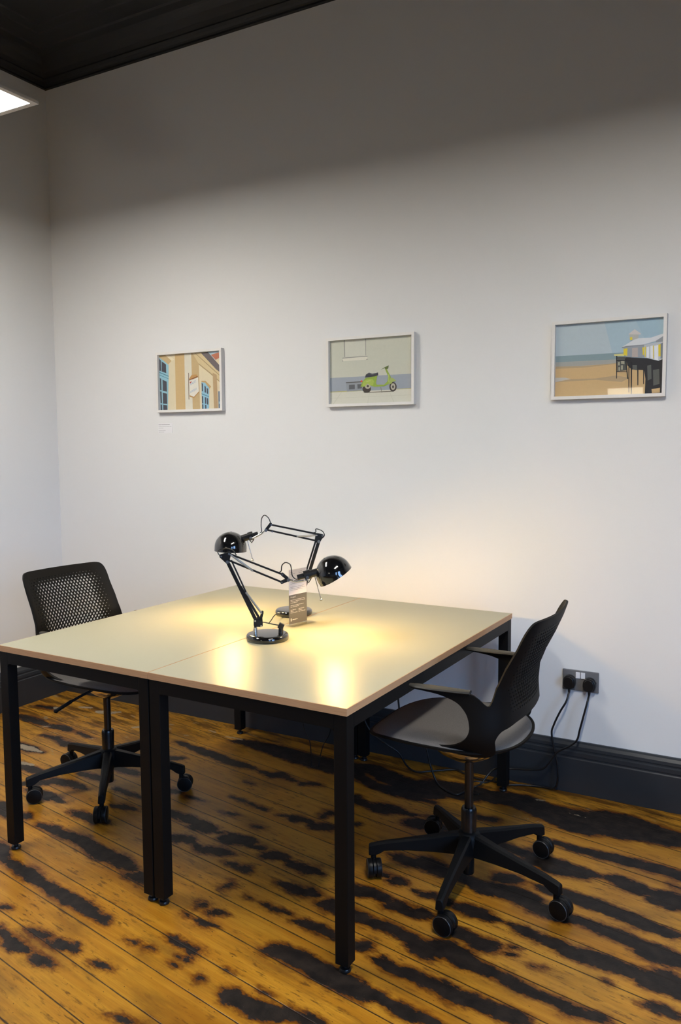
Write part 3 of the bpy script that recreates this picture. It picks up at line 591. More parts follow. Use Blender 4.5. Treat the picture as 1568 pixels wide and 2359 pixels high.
# ------------------------------------------------------------------ desks
DX, DY, PHI = 1.3162, -0.0877, -0.01891
DL, DW, DH, DT = 1.3577, 0.70, 0.7412, 0.0207
def make_desk(label, off, bracket=False):
    # local x across the desk, y from the front edge (0) to the wall end (DL)
    ox = DX + off*math.cos(PHI) + DL*math.sin(PHI)
    oy = DY + off*math.sin(PHI) - DL*math.cos(PHI)
    t = thing('desk', label, 'desk', (ox, oy, 0), PHI, 'pair of desks pushed together')
    g = 0.0006
    mb = MB()
    mb.box((g, 0, DH-DT), (DW-g, DL, DH-0.0004), 1)
    mb.box((g+0.0020, 0.0020, DH-0.0004), (DW-g-0.0020, DL-0.0020, DH), 0)
    mb.build('desktop', [M_lam, M_ply], t, smooth=0)
    zt = DH-DT; bh, lw, ins = 0.041, 0.040, 0.003
    x0, x1, y0, y1 = ins, DW-ins, ins, DL-ins
    for (a, b) in (((x0+lw, y0, zt-bh), (x1-lw, y0+lw, zt)), ((x0+lw, y1-lw, zt-bh), (x1-lw, y1, zt)),
                   ((x0, y0+lw, zt-bh), (x0+lw, y1-lw, zt)), ((x1-lw, y0+lw, zt-bh), (x1, y1-lw, zt))):
        MB().box(a, b).build('frame_beam', M_black_metal, t, smooth=0)
    for lx in (x0, x1-lw):
        for ly in (y0, y1-lw):
            lg = MB().box((lx, ly, 0.024), (lx+lw, ly+lw, zt))
            # small weld gussets in the corner under the beams
            sx = 1 if lx < DW/2 else -1; sy = 1 if ly < DL/2 else -1
            ex = lx+lw if sx > 0 else lx; ey = ly+lw if sy > 0 else ly
            lg.prism([(ex, zt-bh), (ex+sx*0.010, zt-bh), (ex+sx*0.003, zt-bh-0.003), (ex, zt-bh-0.010)], ly+0.001, ly+lw-0.001, 'xz')
            lg.prism([(ey, zt-bh), (ey+sy*0.010, zt-bh), (ey+sy*0.003, zt-bh-0.003), (ey, zt-bh-0.010)], lx+0.001, lx+lw-0.001, 'yz')
            lo = lg.build('leg', M_black_metal, t, smooth=0, bevel=0.0015)
            cx, cy = lx+lw/2, ly+lw/2
            ft = MB().lathe([(0.013, 0), (0.0165, 0.0015), (0.017, 0.006), (0.0145, 0.010), (0.007, 0.011), (0.007, 0.026)], 28, xf=Matrix.Translation((cx, cy, 0)))
            ft.build('foot', M_foot, lo)
    if bracket:
        b = MB(); zb = zt-bh
        b.box((0.052, 0.012, zb-0.0025), (0.076, 0.03, zb-0.0005)); b.box((0.073, 0.012, zb-0.0025), (0.0755, 0.03, zb+0.002))
        b.build('cable_clip', M_whitepl, t, smooth=0)
    return t
make_desk('black framed sage topped desk on the left, the far desk lamp standing on it', 0.0)
make_desk('black framed sage topped desk on the right, the near desk lamp standing on it', 0.70, True)

# ------------------------------------------------------------------ chairs
def plan_curve():
    """plan of the back shell: arc length from the spine -> (x, y)"""
    A, X, Y = [0.0], [0.0], [0.0]
    x = y = 0.0; da = 0.002; a = 0.0
    while a < 0.75:
        t = min(1, max(0, (a-0.135)/0.195)); t = t*t*(3-2*t)
        ph = 1.35*min(a, 0.135) + (1.545-0.182)*t
        x += math.cos(ph)*da; y += math.sin(ph)*da; a += da
        A.append(a); X.append(x); Y.append(y)
    return np.array(A), np.array(X), np.array(Y)
PA, PX, PY = plan_curve()
def y_spine(z):
    return float(np.interp(z, [0.48, 0.55, 0.60, 0.66, 0.72, 0.78, 0.84, 0.90, 0.96], [-0.190, -0.198, -0.203, -0.199, -0.204, -0.227, -0.257, -0.283, -0.302]))
def shell_point(a, z):
    s = 1 if a >= 0 else -1
    x = float(np.interp(abs(a), PA, PX)); y = float(np.interp(abs(a), PA, PY))+y_spine(z)
    if z < 0.585:
        k = ((0.585-z)/0.09)
        x *= 1-0.20*k*k
    return Vector((s*x, y, z))
def side(fwd, z):
    """arc length of a point given by its forward position on the side wing"""
    return float(np.interp(fwd-y_spine(z), PY, PA))
def smooth_loop(P, n=6):
    Q = []
    for i in range(len(P)):
        p0, p1, p2, p3 = (Vector(P[(i+k) % len(P)]) for k in (-1, 0, 1, 2))
        for k in range(n):
            t = k/n
            Q.append(0.5*((2*p1)+(p2-p0)*t+(2*p0-5*p1+4*p2-p3)*t*t+(3*p1-p0-3*p2+p3)*t**3))
    return Q
def shell_mesh():
    S = side
    half = [(0.0, 0.604), (0.07, 0.604), (0.13, 0.603), (0.175, 0.598), (S(-0.166, 0.592), 0.590), (S(-0.152, 0.565), 0.566), (S(-0.150, 0.54), 0.542), (S(-0.146, 0.52), 0.520),
            (S(-0.130, 0.508), 0.506), (S(-0.09, 0.50), 0.500), (S(-0.04, 0.502), 0.502), (S(0.03, 0.512), 0.511), (S(0.072, 0.519), 0.519),
            (S(0.03, 0.524), 0.523), (S(-0.016, 0.532), 0.531), (S(-0.050, 0.548), 0.548), (S(-0.075, 0.575), 0.575), (S(-0.083, 0.605), 0.606), (S(-0.073, 0.645), 0.644), (S(-0.046, 0.673), 0.673), (S(0.005, 0.690), 0.690), (S(0.055, 0.696), 0.696), (S(0.092, 0.699), 0.699),
            (S(0.101, 0.704), 0.704), (S(0.088, 0.709), 0.709), (S(0.0, 0.709), 0.709), (S(-0.080, 0.705), 0.705), (S(-0.108, 0.692), 0.692),
            (0.250, 0.670), (0.237, 0.686), (0.227, 0.730), (0.223, 0.78), (0.220, 0.83), (0.218, 0.880), (0.209, 0.908), (0.184, 0.922), (0.10, 0.923)]
    loop = half + [(0.0, 0.923)] + [(-a, z) for a, z in half[:0:-1]]
    out = smooth_loop(loop, 6)
    out = [Vector((p[0], p[1])) for p in out]
    holes = []
    px, pz = 0.0158, 0.0118
    k = 0; z = 0.640
    while z < 0.893:
        x0 = 0.0 if k % 2 else px/2
        for i in range(-14, 15):
            x = i*px + x0
            hw = 0.186-0.03*max(0, (0.70-z)/0.06)
            if abs(x) > hw: continue
            e = min(1.0, (hw+0.012-abs(x))/0.075); e2 = min(1.0, (0.905-z)/0.05, (z-0.622)/0.03)
            rad = 0.0059*max(0.28, min(e, 1.0))**0.8*max(0.35, e2)**0.7
            holes.append((x, z, rad))
        z += pz; k += 1
    V = list(out); E_ = [(i, (i+1) % len(out)) for i in range(len(out))]
    NH = 9
    for x, z, rad in holes:
        o = len(V)
        for i in range(NH):
            V.append(Vector((x+rad*math.cos(2*PI*i/NH), z+rad*math.sin(2*PI*i/NH))))
        E_ += [(o+i, o+(i+1) % NH) for i in range(NH)]
    # outline test on a coarse polygon
    OX = np.array([p[0] for p in out]); OZ = np.array([p[1] for p in out])
    def inside(x, z):
        x1, z1, x2, z2 = OX, OZ, np.roll(OX, -1), np.roll(OZ, -1)
        c = ((z1 > z) != (z2 > z)) & (x < (x2-x1)*(z-z1)/(z2-z1+1e-12)+x1)
        return bool(c.sum() % 2)
    for i in range(-48, 49):
        for j in range(0, 36):
            x, z = i*0.0125+0.003, 0.498+j*0.0118
            if abs(x) < 0.195 and z > 0.63: continue
            if not inside(x, z): continue
            if np.min((OX-x)**2+(OZ-z)**2) < 0.005**2: continue
            V.append(Vector((x, z)))
    rv, re, rf, *_ = geometry.delaunay_2d_cdt(V, E_, [], 0, 1e-6)
    HX = np.array([h[0] for h in holes]); HZ = np.array([h[1] for h in holes]); HR = np.array([h[2] for h in holes])
    keep = []
    for t in rf:
        cx = sum(rv[i][0] for i in t)/3; cz = sum(rv[i][1] for i in t)/3
        if not inside(cx, cz): continue
        if np.any((HX-cx)**2+(HZ-cz)**2 < (HR*0.93)**2): continue
        keep.append(tuple(t))
    bm = bmesh.new()
    bv = [bm.verts.new(shell_point(p[0], p[1])) for p in rv]
    for t in keep:
        try: bm.faces.new([bv[i] for i in t])
        except ValueError: pass
    bmesh.ops.delete(bm, geom=[v for v in bm.verts if not v.link_faces], context='VERTS')
    bmesh.ops.recalc_face_normals(bm, faces=bm.faces)
    bmesh.ops.solidify(bm, geom=list(bm.faces), thickness=0.0065)
    me = bpy.data.meshes.new('backrest_shell')
    bm.to_mesh(me); bm.free()
    me.shade_smooth(); me.set_sharp_from_angle(angle=math.radians(45))
    me.materials.append(M_shell)
    return me
SHELL = shell_mesh()

def seat_outline(th, grow=0.0):
    """plan of the seat: wide rounded pad, squarer at the front"""
    c, s = math.cos(th), math.sin(th)
    hx = 0.232+grow
    hy = (0.305 if s > 0 else 0.190)+grow
    n = 3.1 if s > 0 else 2.35
    k = (abs(c/hx)**n+abs(s/hy)**n)**(-1/n)
    return k*c, k*s
def seat_z(x, y):
    z = 0.518 + 0.012*min(1, (x/0.23)**2) - 0.006
    if y > 0.16: z -= 0.020*((y-0.16)/0.15)**2
    if y < -0.08: z += 0.010*((-0.08-y)/0.14)**2
    return z
def seat_pad():
    mb = MB(); N = 72
    rings = []
    for (t, dz, g) in ((0.02, 0.0, 0), (0.35, 0.0, 0), (0.65, 0.0, 0), (0.85, -0.0005, 0), (0.94, -0.003, 0), (0.985, -0.008, 0), (1.0, -0.012, 0), (0.985, -0.0155, 0), (0.6, -0.0160, 0), (0.02, -0.0160, 0)):
        ring = []
        for i in range(N):
            x, y = seat_outline(2*PI*i/N)
            x *= t; y *= t
            ring.append((x, y, seat_z(x, y)+0.010+dz))
        rings.append(ring)
    mb.loft(rings)
    return mb
def seat_tray():
    mb = MB(); N = 72
    rings = []
    for (t, dz, g) in ((0.02, -0.014, 0), (0.9, -0.014, 0.004), (1.0, -0.010, 0.003), (1.0, -0.011, 0.008), (1.0, -0.017, 0.008), (0.97, -0.022, 0.004), (0.75, -0.034, 0), (0.4, -0.045, 0), (0.02, -0.047, 0)):
        ring = []
        for i in range(N):
            x, y = seat_outline(2*PI*i/N, g)
            x *= t; y *= t
            ring.append((x, y, seat_z(x, y)+0.010+dz))
        rings.append(ring)
    mb.loft(rings)
    return mb

def make_chair(label, loc, rotz, leg0, swivels, lower=0.0):
    t = thing('office_chair', label, 'chair', loc, rotz, 'office chairs at the desks')
    o = bpy.data.objects.new('backrest_shell', SHELL); COL.objects.link(o); o.parent = t
    seat_pad().build('seat_pad', M_fabric, t, smooth=60)
    seat_tray().build('seat_tray', M_shell, t, smooth=60)
    for s in (-1, 1):
        ap = MB(); rings = []
        for i in range(13):
            f_ = i/12; y = -0.084+0.189*f_
            xc = shell_point(side(y, 0.707), 0.707)[0]*s
            wd = 0.021*math.sin(PI*min(1, 0.12+f_*0.5))**0.6 if f_ < 0.55 else 0.021-0.007*((f_-0.55)/0.45)**2
            if i == 12: wd *= 0.6
            xc -= s*0.006
            zt_ = 0.7135-0.002*f_; zb_ = 0.7045
            rings.append([(xc-wd, y, zb_+0.002), (xc-wd*0.9, y, zt_-0.002), (xc-wd*0.4, y, zt_), (xc+wd*0.4, y, zt_), (xc+wd*0.9, y, zt_-0.002), (xc+wd, y, zb_+0.002), (xc+wd*0.6, y, zb_-0.002), (xc-wd*0.6, y, zb_-0.002)])
        ap.loft(rings)
        ap.build('armrest_pad', M_armpad, t, smooth=50)
    upper = [c_ for c_ in t.children]
    # polished bowl of the tilt mechanism
    mc = MB().lathe([(0.0, 0.398), (0.020, 0.398), (0.034, 0.404), (0.058, 0.416), (0.080, 0.430), (0.090, 0.446), (0.086, 0.470), (0.0, 0.482)], 48, sx=0.9, sy=1.15, xf=Matrix.Translation((0, 0.015, 0)))
    mo_ = mc.build('tilt_mechanism', M_mech, t)
    lv = MB().tube([(0.06, 0.03, 0.462), (0.12, -0.005, 0.435), (0.175, -0.040, 0.404)], 0.0055)
    lv.tube([(0.155, -0.027, 0.416), (0.16, -0.030, 0.413), (0.205, -0.057, 0.386), (0.208, -0.059, 0.384)], 0.0075)
    lv.lathe([(0.0, -0.0095), (0.0068, -0.0068), (0.0095, 0.0), (0.0068, 0.0068), (0.0, 0.0095)], 16, 0, Matrix.Translation((0.206, -0.058, 0.385)))
    lo_ = lv.build('height_lever', M_base, t)
    for c_ in upper + [mo_, lo_]: c_.location.z = -lower
    gl = MB().cyl((0, 0, 0.20), (0, 0, 0.415), 0.0145, n=32)
    gl.build('gas_column', M_column, t)
    sl = MB().lathe([(0.0, 0.022), (0.017, 0.022), (0.019, 0.026), (0.0195, 0.10), (0.024, 0.105), (0.0255, 0.238), (0.022, 0.247), (0.0, 0.247)], 32)
    sl.build('column_sleeve', M_sleeve, t)
    hb = MB().lathe([(0.0225, 0.092), (0.036, 0.094), (0.040, 0.105), (0.040, 0.148), (0.034, 0.163), (0.026, 0.168)], 40)
    hb.build('base_hub', M_base, t)
    for k in range(5):
        a = math.radians(leg0+72*k) - rotz
        xf = Matrix.Rotation(a, 4, 'Z')
        lg = MB(); rings = []
        for (r_, wb2, wt, z0, z1) in ((0.022, 0.026, 0.017, 0.090, 0.163), (0.05, 0.0255, 0.0165, 0.094, 0.159), (0.11, 0.022, 0.0145, 0.096, 0.147), (0.20, 0.0175, 0.0120, 0.095, 0.131), (0.277, 0.0145, 0.0105, 0.088, 0.118), (0.298, 0.014, 0.010, 0.074, 0.113), (0.312, 0.0135, 0.010, 0.070, 0.110), (0.328, 0.0125, 0.0095, 0.070, 0.105)):
            rings.append([xf @ Vector(p) for p in ((r_, -wb2, z0+0.004), (r_, -wb2+0.003, z0), (r_, wb2-0.003, z0), (r_, wb2, z0+0.004), (r_, wt+0.001, z1-0.006), (r_, wt-0.005, z1), (r_, -wt+0.005, z1), (r_, -wt-0.001, z1-0.006))])
        lg.loft(rings)
        lg.build('base_leg', M_base, t, smooth=35, bevel=0.0025)
        # twin wheel caster under the leg end
        st = xf @ Vector((0.313, 0, 0))
        sw = math.radians(swivels[k]) - rotz            # direction of the wheel axle
        ax = Vector((math.cos(sw), math.sin(sw), 0))
        tr = Vector((-math.sin(sw), math.cos(sw), 0))
        out = st.normalized()
        c = st + tr*0.016 + Vector((0, 0, 0.031))
        rot = Matrix.Translation(c) @ Matrix((ax, tr, Vector((0, 0, 1)))).transposed().to_4x4()
        cs = MB()
        cs.cyl(st+Vector((0, 0, 0.045)), st+Vector((0, 0, 0.073)), 0.009, n=16)
        arc = [(0.030*math.cos(q_), 0.030*math.sin(q_)) for q_ in np.linspace(-0.15, PI+0.15, 20)]
        cs.add([rot @ Vector((sx_*0.0045, y_, z_)) for sx_ in (-1, 1) for y_, z_ in arc],
               [tuple(range(20))[::-1], tuple(range(20, 40))]+[(i, (i+1) % 20, 20+(i+1) % 20, 20+i) for i in range(20)])
        cs.cyl(c-ax*0.02, c+ax*0.02, 0.005, n=12)
        co = cs.build('caster', M_wheel, t)
        for s in (-1, 1):
            wv = MB()
            R2 = rot @ Matrix.Rotation(PI/2, 4, 'Y') if s > 0 else rot @ Matrix.Rotation(-PI/2, 4, 'Y')
            wv.lathe([(0.0, 0.0060), (0.029, 0.0060), (0.031, 0.0080), (0.031, 0.0205), (0.0302, 0.0222)], 36, 0, R2)
            wv.lathe([(0.0302, 0.0222), (0.0290, 0.0234), (0.0283, 0.0230)], 36, 1, R2)
            wv.lathe([(0.0283, 0.0230), (0.020, 0.0246), (0.010, 0.0256), (0.0, 0.0258)], 36, 0, R2)
            # keep the lathe pieces open: they are welded by the merge below
            wv.f, wv.m = zip(*[(f_, m_) for f_, m_ in zip(wv.f, wv.m) if len(f_) <= 4])
            wv.f, wv.m = list(wv.f), list(wv.m)
            wv.build('wheel', [M_wheel, M_rim], co, smooth=30)
    return t
make_chair('black perforated-back office chair at right, by the wall socket, seat side visible', (2.802, -0.849, 0), math.radians(91), -85, (-97, -103, -100, 100, -145))
make_chair('black perforated-back office chair behind the left desk, in the room corner', (1.224, -0.880, 0), math.radians(-95), -122, (-45, 212, -58, -60, 95), 0.012)

# ------------------------------------------------------------------ desk lamps
def lamp_common(t, post_x, neck, dome_c, axis, stick0, stick1, sock0, sock1, rod0, rod1, bars, springs, plates, bolts, cables):
    # weighted round foot
    MB().lathe([(0.0, 0.0), (0.069, 0.0), (0.0735, 0.002), (0.0755, 0.008), (0.0755, 0.014), (0.0735, 0.0195), (0.069, 0.0225), (0.063, 0.0235), (0.0, 0.0235)], 72).build('lamp_base', M_gloss, t, smooth=50)
    R_ = 0.065
    ax = Vector(axis).normalized()              # from the opening to the crown
    rot = Matrix.Translation(dome_c) @ Vector((0, 0, 1)).rotation_difference(ax).to_matrix().to_4x4()
    prof = [(R_*math.sin(q_), R_*math.cos(q_)) for q_ in np.linspace(0.02, PI/2, 22)] + [(R_, -0.006), (R_+0.0004, -0.0125)]
    inn = [(R_-0.0012, -0.0125)] + [((R_-0.0018)*math.sin(q_), (R_-0.0018)*math.cos(q_)) for q_ in np.linspace(PI/2, 0.02, 22)]
    sh = MB(); n1 = 64
    sh.lathe(prof+[inn[0]], n1, 0, rot)
    sh.lathe([prof[-1]]+inn, n1, 1, rot)
    sh.f, sh.m = map(list, zip(*[(f_, m_) for f_, m_ in zip(sh.f, sh.m) if len(f_) <= 4]))
    shade = sh.build('lamp_shade', [M_gloss, M_inner], t, smooth=60)
    MB().lathe([(0.0, R_+0.0015), (0.004, R_+0.001), (0.0045, R_-0.001)], 16, 0, rot).build('crown_rivet', M_chrome, shade)
    # bulb held by the neck, inside the shade
    sd = (Vector(sock1)-Vector(sock0)).normalized()
    bl = MB(); bc = Vector(dome_c)+ax*0.003
    bq = Matrix.Translation(bc) @ Matrix.Diagonal((1, 1, 1, 1))
    bl.lathe([(0.0, -0.021), (0.010, -0.0185), (0.0185, -0.010), (0.021, 0.0), (0.0185, 0.010), (0.010, 0.0185), (0.0, 0.021)], 24, 0, bq)
    bl.build('bulb', M_bulb, t, smooth=180)
    # neck socket with clamp ring
    sk = MB()
    s0, s1 = Vector(sock0), Vector(sock1)
    d = (s1-s0)
    sk.cyl(s0, s0+d*0.38, 0.0100, n=24); sk.cyl(s0+d*0.34, s0+d*0.68, 0.0172, n=28); sk.cyl(s0+d*0.62, s1+d*0.25, 0.0142, n=28)
    sk.build('bulb_socket', M_arm, t, bevel=0.001)
    up = Vector((0, 0, 1))
    wn = MB(); wp = s0+d*0.5
    wn.cyl(wp+Vector((0, -0.020, -0.006)), wp+Vector((0, 0.004, -0.006)), 0.0055, n=18)
    wn.build('clamp_knob', M_chrome, t)
    wg = MB(); wg.tube([wp+Vector((-0.006, -0.018, -0.012)), wp+Vector((0.004, -0.018, -0.025)), wp+Vector((0.012, -0.018, -0.012))], 0.0022, smooth=False)
    wg.build('wing_nut', M_arm, t)
    rd = MB(); rd.tube([rod0, rod1], 0.0035, n=12, smooth=False)
    rd.build('neck_rod', M_chrome, t)
    kn = MB(); k0 = Vector(neck)
    kn.cyl(k0+Vector((0, -0.014, 0)), k0+Vector((0, 0.014, 0)), 0.0062, n=24)
    kn.tube([k0, k0*0.5+Vector(rod0)*0.5, rod0], 0.0032, smooth=False)
    kn.build('tension_knob', M_chrome, t)
    stk = MB().cyl(stick0, stick1, 0.0016, n=10)
    so = stk.build('aiming_stick', M_chrome, t)
    bb = MB(); bb.lathe([(0.0, -0.0052), (0.0037, -0.0037), (0.0052, 0.0), (0.0037, 0.0037), (0.0, 0.0052)], 16, 0, Matrix.Translation(stick1)); bb.build('ball_tip', M_chrome, so, smooth=180)
    for nm, p0, p1, w_, dep in bars:
        b = MB()
        a0, a1 = Vector(p0), Vector(p1)
        dd = (a1-a0).normalized(); nn = Vector((-dd.z, 0, dd.x))
        for yy in ((-dep, dep) if dep else (0,)):
            h = 0.0022 if dep else 0.0035
            P = []
            for e_, pp in ((-0.004, a0), (0.004, a1)):
                for sy, sn in ((-1, -1), (1, -1), (1, 1), (-1, 1)):
                    P.append(pp+dd*e_+nn*(sn*w_)+Vector((0, yy+sy*h, 0)))
            b.add(P, [(0, 1, 2, 3), (7, 6, 5, 4), (0, 4, 5, 1), (1, 5, 6, 2), (2, 6, 7, 3), (3, 7, 4, 0)])
        b.build(nm, M_arm, t, smooth=0, bevel=0.0008)
    for p0, p1 in springs:
        sp = MB(); a0, a1 = Vector(p0), Vector(p1); L = (a1-a0).length
        dd = (a1-a0).normalized(); nn = Vector((-dd.z, 0, dd.x)); yv = Vector((0, 1, 0))
        for yy in (-0.0075, 0.0075):
            pts = []; turns = int(L/0.0022)
            for i in range(turns*8+1):
                q_ = 2*PI*i/8; f_ = i/(turns*8)
                pts.append(a0+dd*(L*f_)+nn*(0.0026*math.cos(q_))+yv*(yy+0.0026*math.sin(q_)))
            sp.tube(pts, 0.0009, n=5, smooth=False)
        for e_ in (a0, a1): sp.cyl(e_+yv*-0.012, e_+yv*0.012, 0.003, n=12)
        sp.build('tension_spring', M_spring, t)
    for poly in plates:
        for yy in (-0.0095, 0.0075):
            MB().prism(poly, yy, yy+0.002, 'xz').build('joint_plate', M_arm, t, smooth=0)
    for (x, z, r_) in bolts:
        MB().cyl((x, -0.0125, z), (x, 0.0125, z), r_, n=18).build('joint_bolt', M_chrome, t)
    for pts in cables:
        MB().tube(pts, 0.0019, n=8).build('cable', M_cord, t)

def hull(pts, r_):
    """rounded convex plate around joint centres"""
    P = [(x+r_*math.cos(q_), z+r_*math.sin(q_)) for x, z in pts for q_ in np.linspace(0, 2*PI, 12, endpoint=False)]
    P = sorted(set(P))
    def cr(o, a, b): return (a[0]-o[0])*(b[1]-o[1])-(a[1]-o[1])*(b[0]-o[0])
    lo, hi = [], []
    for p in P:
        while len(lo) > 1 and cr(lo[-2], lo[-1], p) <= 0: lo.pop()
        lo.append(p)
    for p in reversed(P):
        while len(hi) > 1 and cr(hi[-2], hi[-1], p) <= 0: hi.pop()
        hi.append(p)
    return lo[:-1]+hi[:-1]

V3 = lambda x, z, y=0.0: Vector((x, y, z))
def near_lamp():
    t = thing('desk_lamp', 'black dome desk lamp in front of the printed sign, shade tilted to the right', 'desk lamp', (2.0802, -0.942, DH), 0.6006, 'black desk lamps')
    lamp_common(t, -0.0425, V3(0.0764, 0.2140), V3(0.2385, 0.2318), (-0.525, 0.0, 0.851), V3(0.1680, 0.2290), V3(0.1917, 0.1385), V3(0.108, 0.2195), V3(0.1780, 0.2375), V3(0.0994, 0.2083, -0.016), V3(0.1480, 0.2134, -0.016),
        [('lower_arm_bar', (-0.1360, 0, 0.2813), (-0.0400, 0, 0.0700), 0.0062, 0.0),
         ('lower_arm_bar', (-0.1210, 0, 0.2830), (-0.0724, 0, 0.1703), 0.0026, 0.0), ('lower_arm_bar', (-0.0900, 0, 0.1900), (-0.0260, 0, 0.0740), 0.0040, 0.0),
         ('upper_arm_bar', (-0.1292, 0, 0.3095), (0.0552, 0, 0.2326), 0.0032, 0.0),
         ('upper_arm_bar', (-0.1302, 0, 0.2858), (0.0530, 0, 0.2047), 0.0032, 0.0)],
        [(V3(-0.1298, 0.3103), V3(-0.0499, 0.2487)), (V3(-0.0724, 0.1703), V3(-0.0210, 0.0975))],
        [hull([(-0.1569, 0.3016), (-0.1292, 0.3095), (-0.1360, 0.2813)], 0.0065), hull([(0.0552, 0.2326), (0.0764, 0.2140)], 0.0052), hull([(0.0530, 0.2047), (0.0764, 0.2140)], 0.0052),
         hull([(-0.0425, 0.0730), (-0.0225, 0.0760), (-0.0214, 0.0530), (-0.0425, 0.0545)], 0.0055), hull([(-0.0170, 0.098), (-0.0225, 0.076)], 0.0045)],
        [(-0.1569, 0.3016, 0.0028), (-0.1360, 0.2813, 0.0058), (-0.1292, 0.3095, 0.0035), (0.0552, 0.2326, 0.003), (0.0530, 0.2047, 0.003), (-0.0425, 0.0700, 0.0033), (-0.0214, 0.0513, 0.0033)],
        [[V3(0.045, 0.240), V3(0.0514, 0.2450), V3(0.0540, 0.2636), V3(0.0640, 0.2735), V3(0.0732, 0.2733), V3(0.0830, 0.2670), V3(0.0868, 0.2552), V3(0.0904, 0.2272), V3(0.1040, 0.2140), V3(0.118, 0.2190)],
         [V3(-0.152, 0.292), V3(-0.1683, 0.3120), V3(-0.1640, 0.3225), V3(-0.1394, 0.3289), V3(-0.1162, 0.3208), V3(-0.105, 0.3035)],
         [V3(-0.030, 0.062), V3(-0.0114, 0.0620), V3(0.020, 0.054), V3(0.0470, 0.0490)]])
    ps = MB().cyl((-0.0425, 0, 0.0225), (-0.0425, 0, 0.045), 0.0068, n=20); ps.cyl((-0.048, -0.009, 0.036), (-0.048, 0.0, 0.036), 0.003, n=12)
    ps.build('pivot_socket', M_chrome, t)
    MB().cyl((-0.0425, 0, 0.040), (-0.0425, 0, 0.062), 0.0045, n=16).build('pivot_pin', M_arm, t)
    st = MB().cyl((0.047, 0, 0.022), (0.048, 0, 0.040), 0.0085, n=20); st.box((0.0385, -0.008, 0.038), (0.0575, 0.008, 0.057), xf=Matrix.Translation((0.048, 0, 0.047)) @ Matrix.Rotation(0.45, 4, 'Y') @ Matrix.Translation((-0.048, 0, -0.047)))
    st.build('cable_gland', M_arm, t, bevel=0.001)
near_lamp()

def far_lamp():
    t = thing('desk_lamp', 'black dome desk lamp behind the printed sign, shade pointing straight down', 'desk lamp', (1.9352, -0.5392, DH), 0.5673, 'black desk lamps')
    lamp_common(t, 0.03, V3(-0.1081, 0.3466), V3(-0.2511, 0.2763), (0.045, 0.0, 1.0), V3(-0.1860, 0.3160), V3(-0.1631, 0.2256), V3(-0.1400, 0.3312), V3(-0.1980, 0.3150), V3(-0.1248, 0.3345, -0.016), V3(-0.1617, 0.3156, -0.016),
        [('lower_arm_bar', (0.1043, 0, 0.2979), (0.0310, 0, 0.0640), 0.0066, 0.0),
         ('lower_arm_bar', (0.0913, 0, 0.2981), (0.0160, 0, 0.0640), 0.0034, 0.0),
         ('upper_arm_bar', (-0.0895, 0, 0.3684), (0.0975, 0, 0.3281), 0.0036, 0.0),
         ('upper_arm_bar', (-0.1002, 0, 0.3465), (0.0937, 0, 0.3007), 0.0036, 0.0)],
        [(V3(0.0175, 0.3185), V3(0.0957, 0.3234))],
        [hull([(0.1185, 0.3208), (0.0975, 0.3265), (0.1043, 0.2979), (0.0925, 0.2995)], 0.0055), hull([(-0.0895, 0.3700), (-0.1081, 0.3466)], 0.0058),
         hull([(0.0310, 0.066), (0.0150, 0.066), (0.0180, 0.044), (0.0310, 0.046)], 0.0055)],
        [(0.1185, 0.3208, 0.003), (0.1043, 0.2979, 0.0062), (-0.0860, 0.3680, 0.0035), (-0.0828, 0.3410, 0.0035), (0.0310, 0.064, 0.0033)],
        [[V3(0.080, 0.333), V3(0.0923, 0.3360), V3(0.0924, 0.3476), V3(0.1030, 0.3470), V3(0.1204, 0.3380), V3(0.1273, 0.3220), V3(0.1185, 0.3100)],
         [V3(-0.0860, 0.368), V3(-0.0894, 0.3760), V3(-0.0978, 0.3957), V3(-0.1133, 0.4064), V3(-0.1250, 0.3930), V3(-0.1275, 0.3644), V3(-0.1260, 0.3415), V3(-0.1340, 0.3320)],
         [Vector((-0.056, -0.045, 0.012)), Vector((-0.060, -0.070, 0.019)), Vector((-0.075, -0.115, 0.022)), Vector((-0.088, -0.150, 0.010)), Vector((-0.0960, -0.1650, 0.003))]])
    ps = MB().cyl((0.0245, 0, 0.0225), (0.0245, 0, 0.045), 0.0068, n=20); ps.build('pivot_socket', M_chrome, t)
    # pale rating sticker on the base rim where the cable leaves
    xf = Matrix.Rotation(math.radians(218), 4, 'Z')
    MB().box((0.0752, -0.008, 0.0145), (0.0764, 0.008, 0.0185), xf=xf).build('rating_label', M_whitepl, t, smooth=0)
far_lamp()

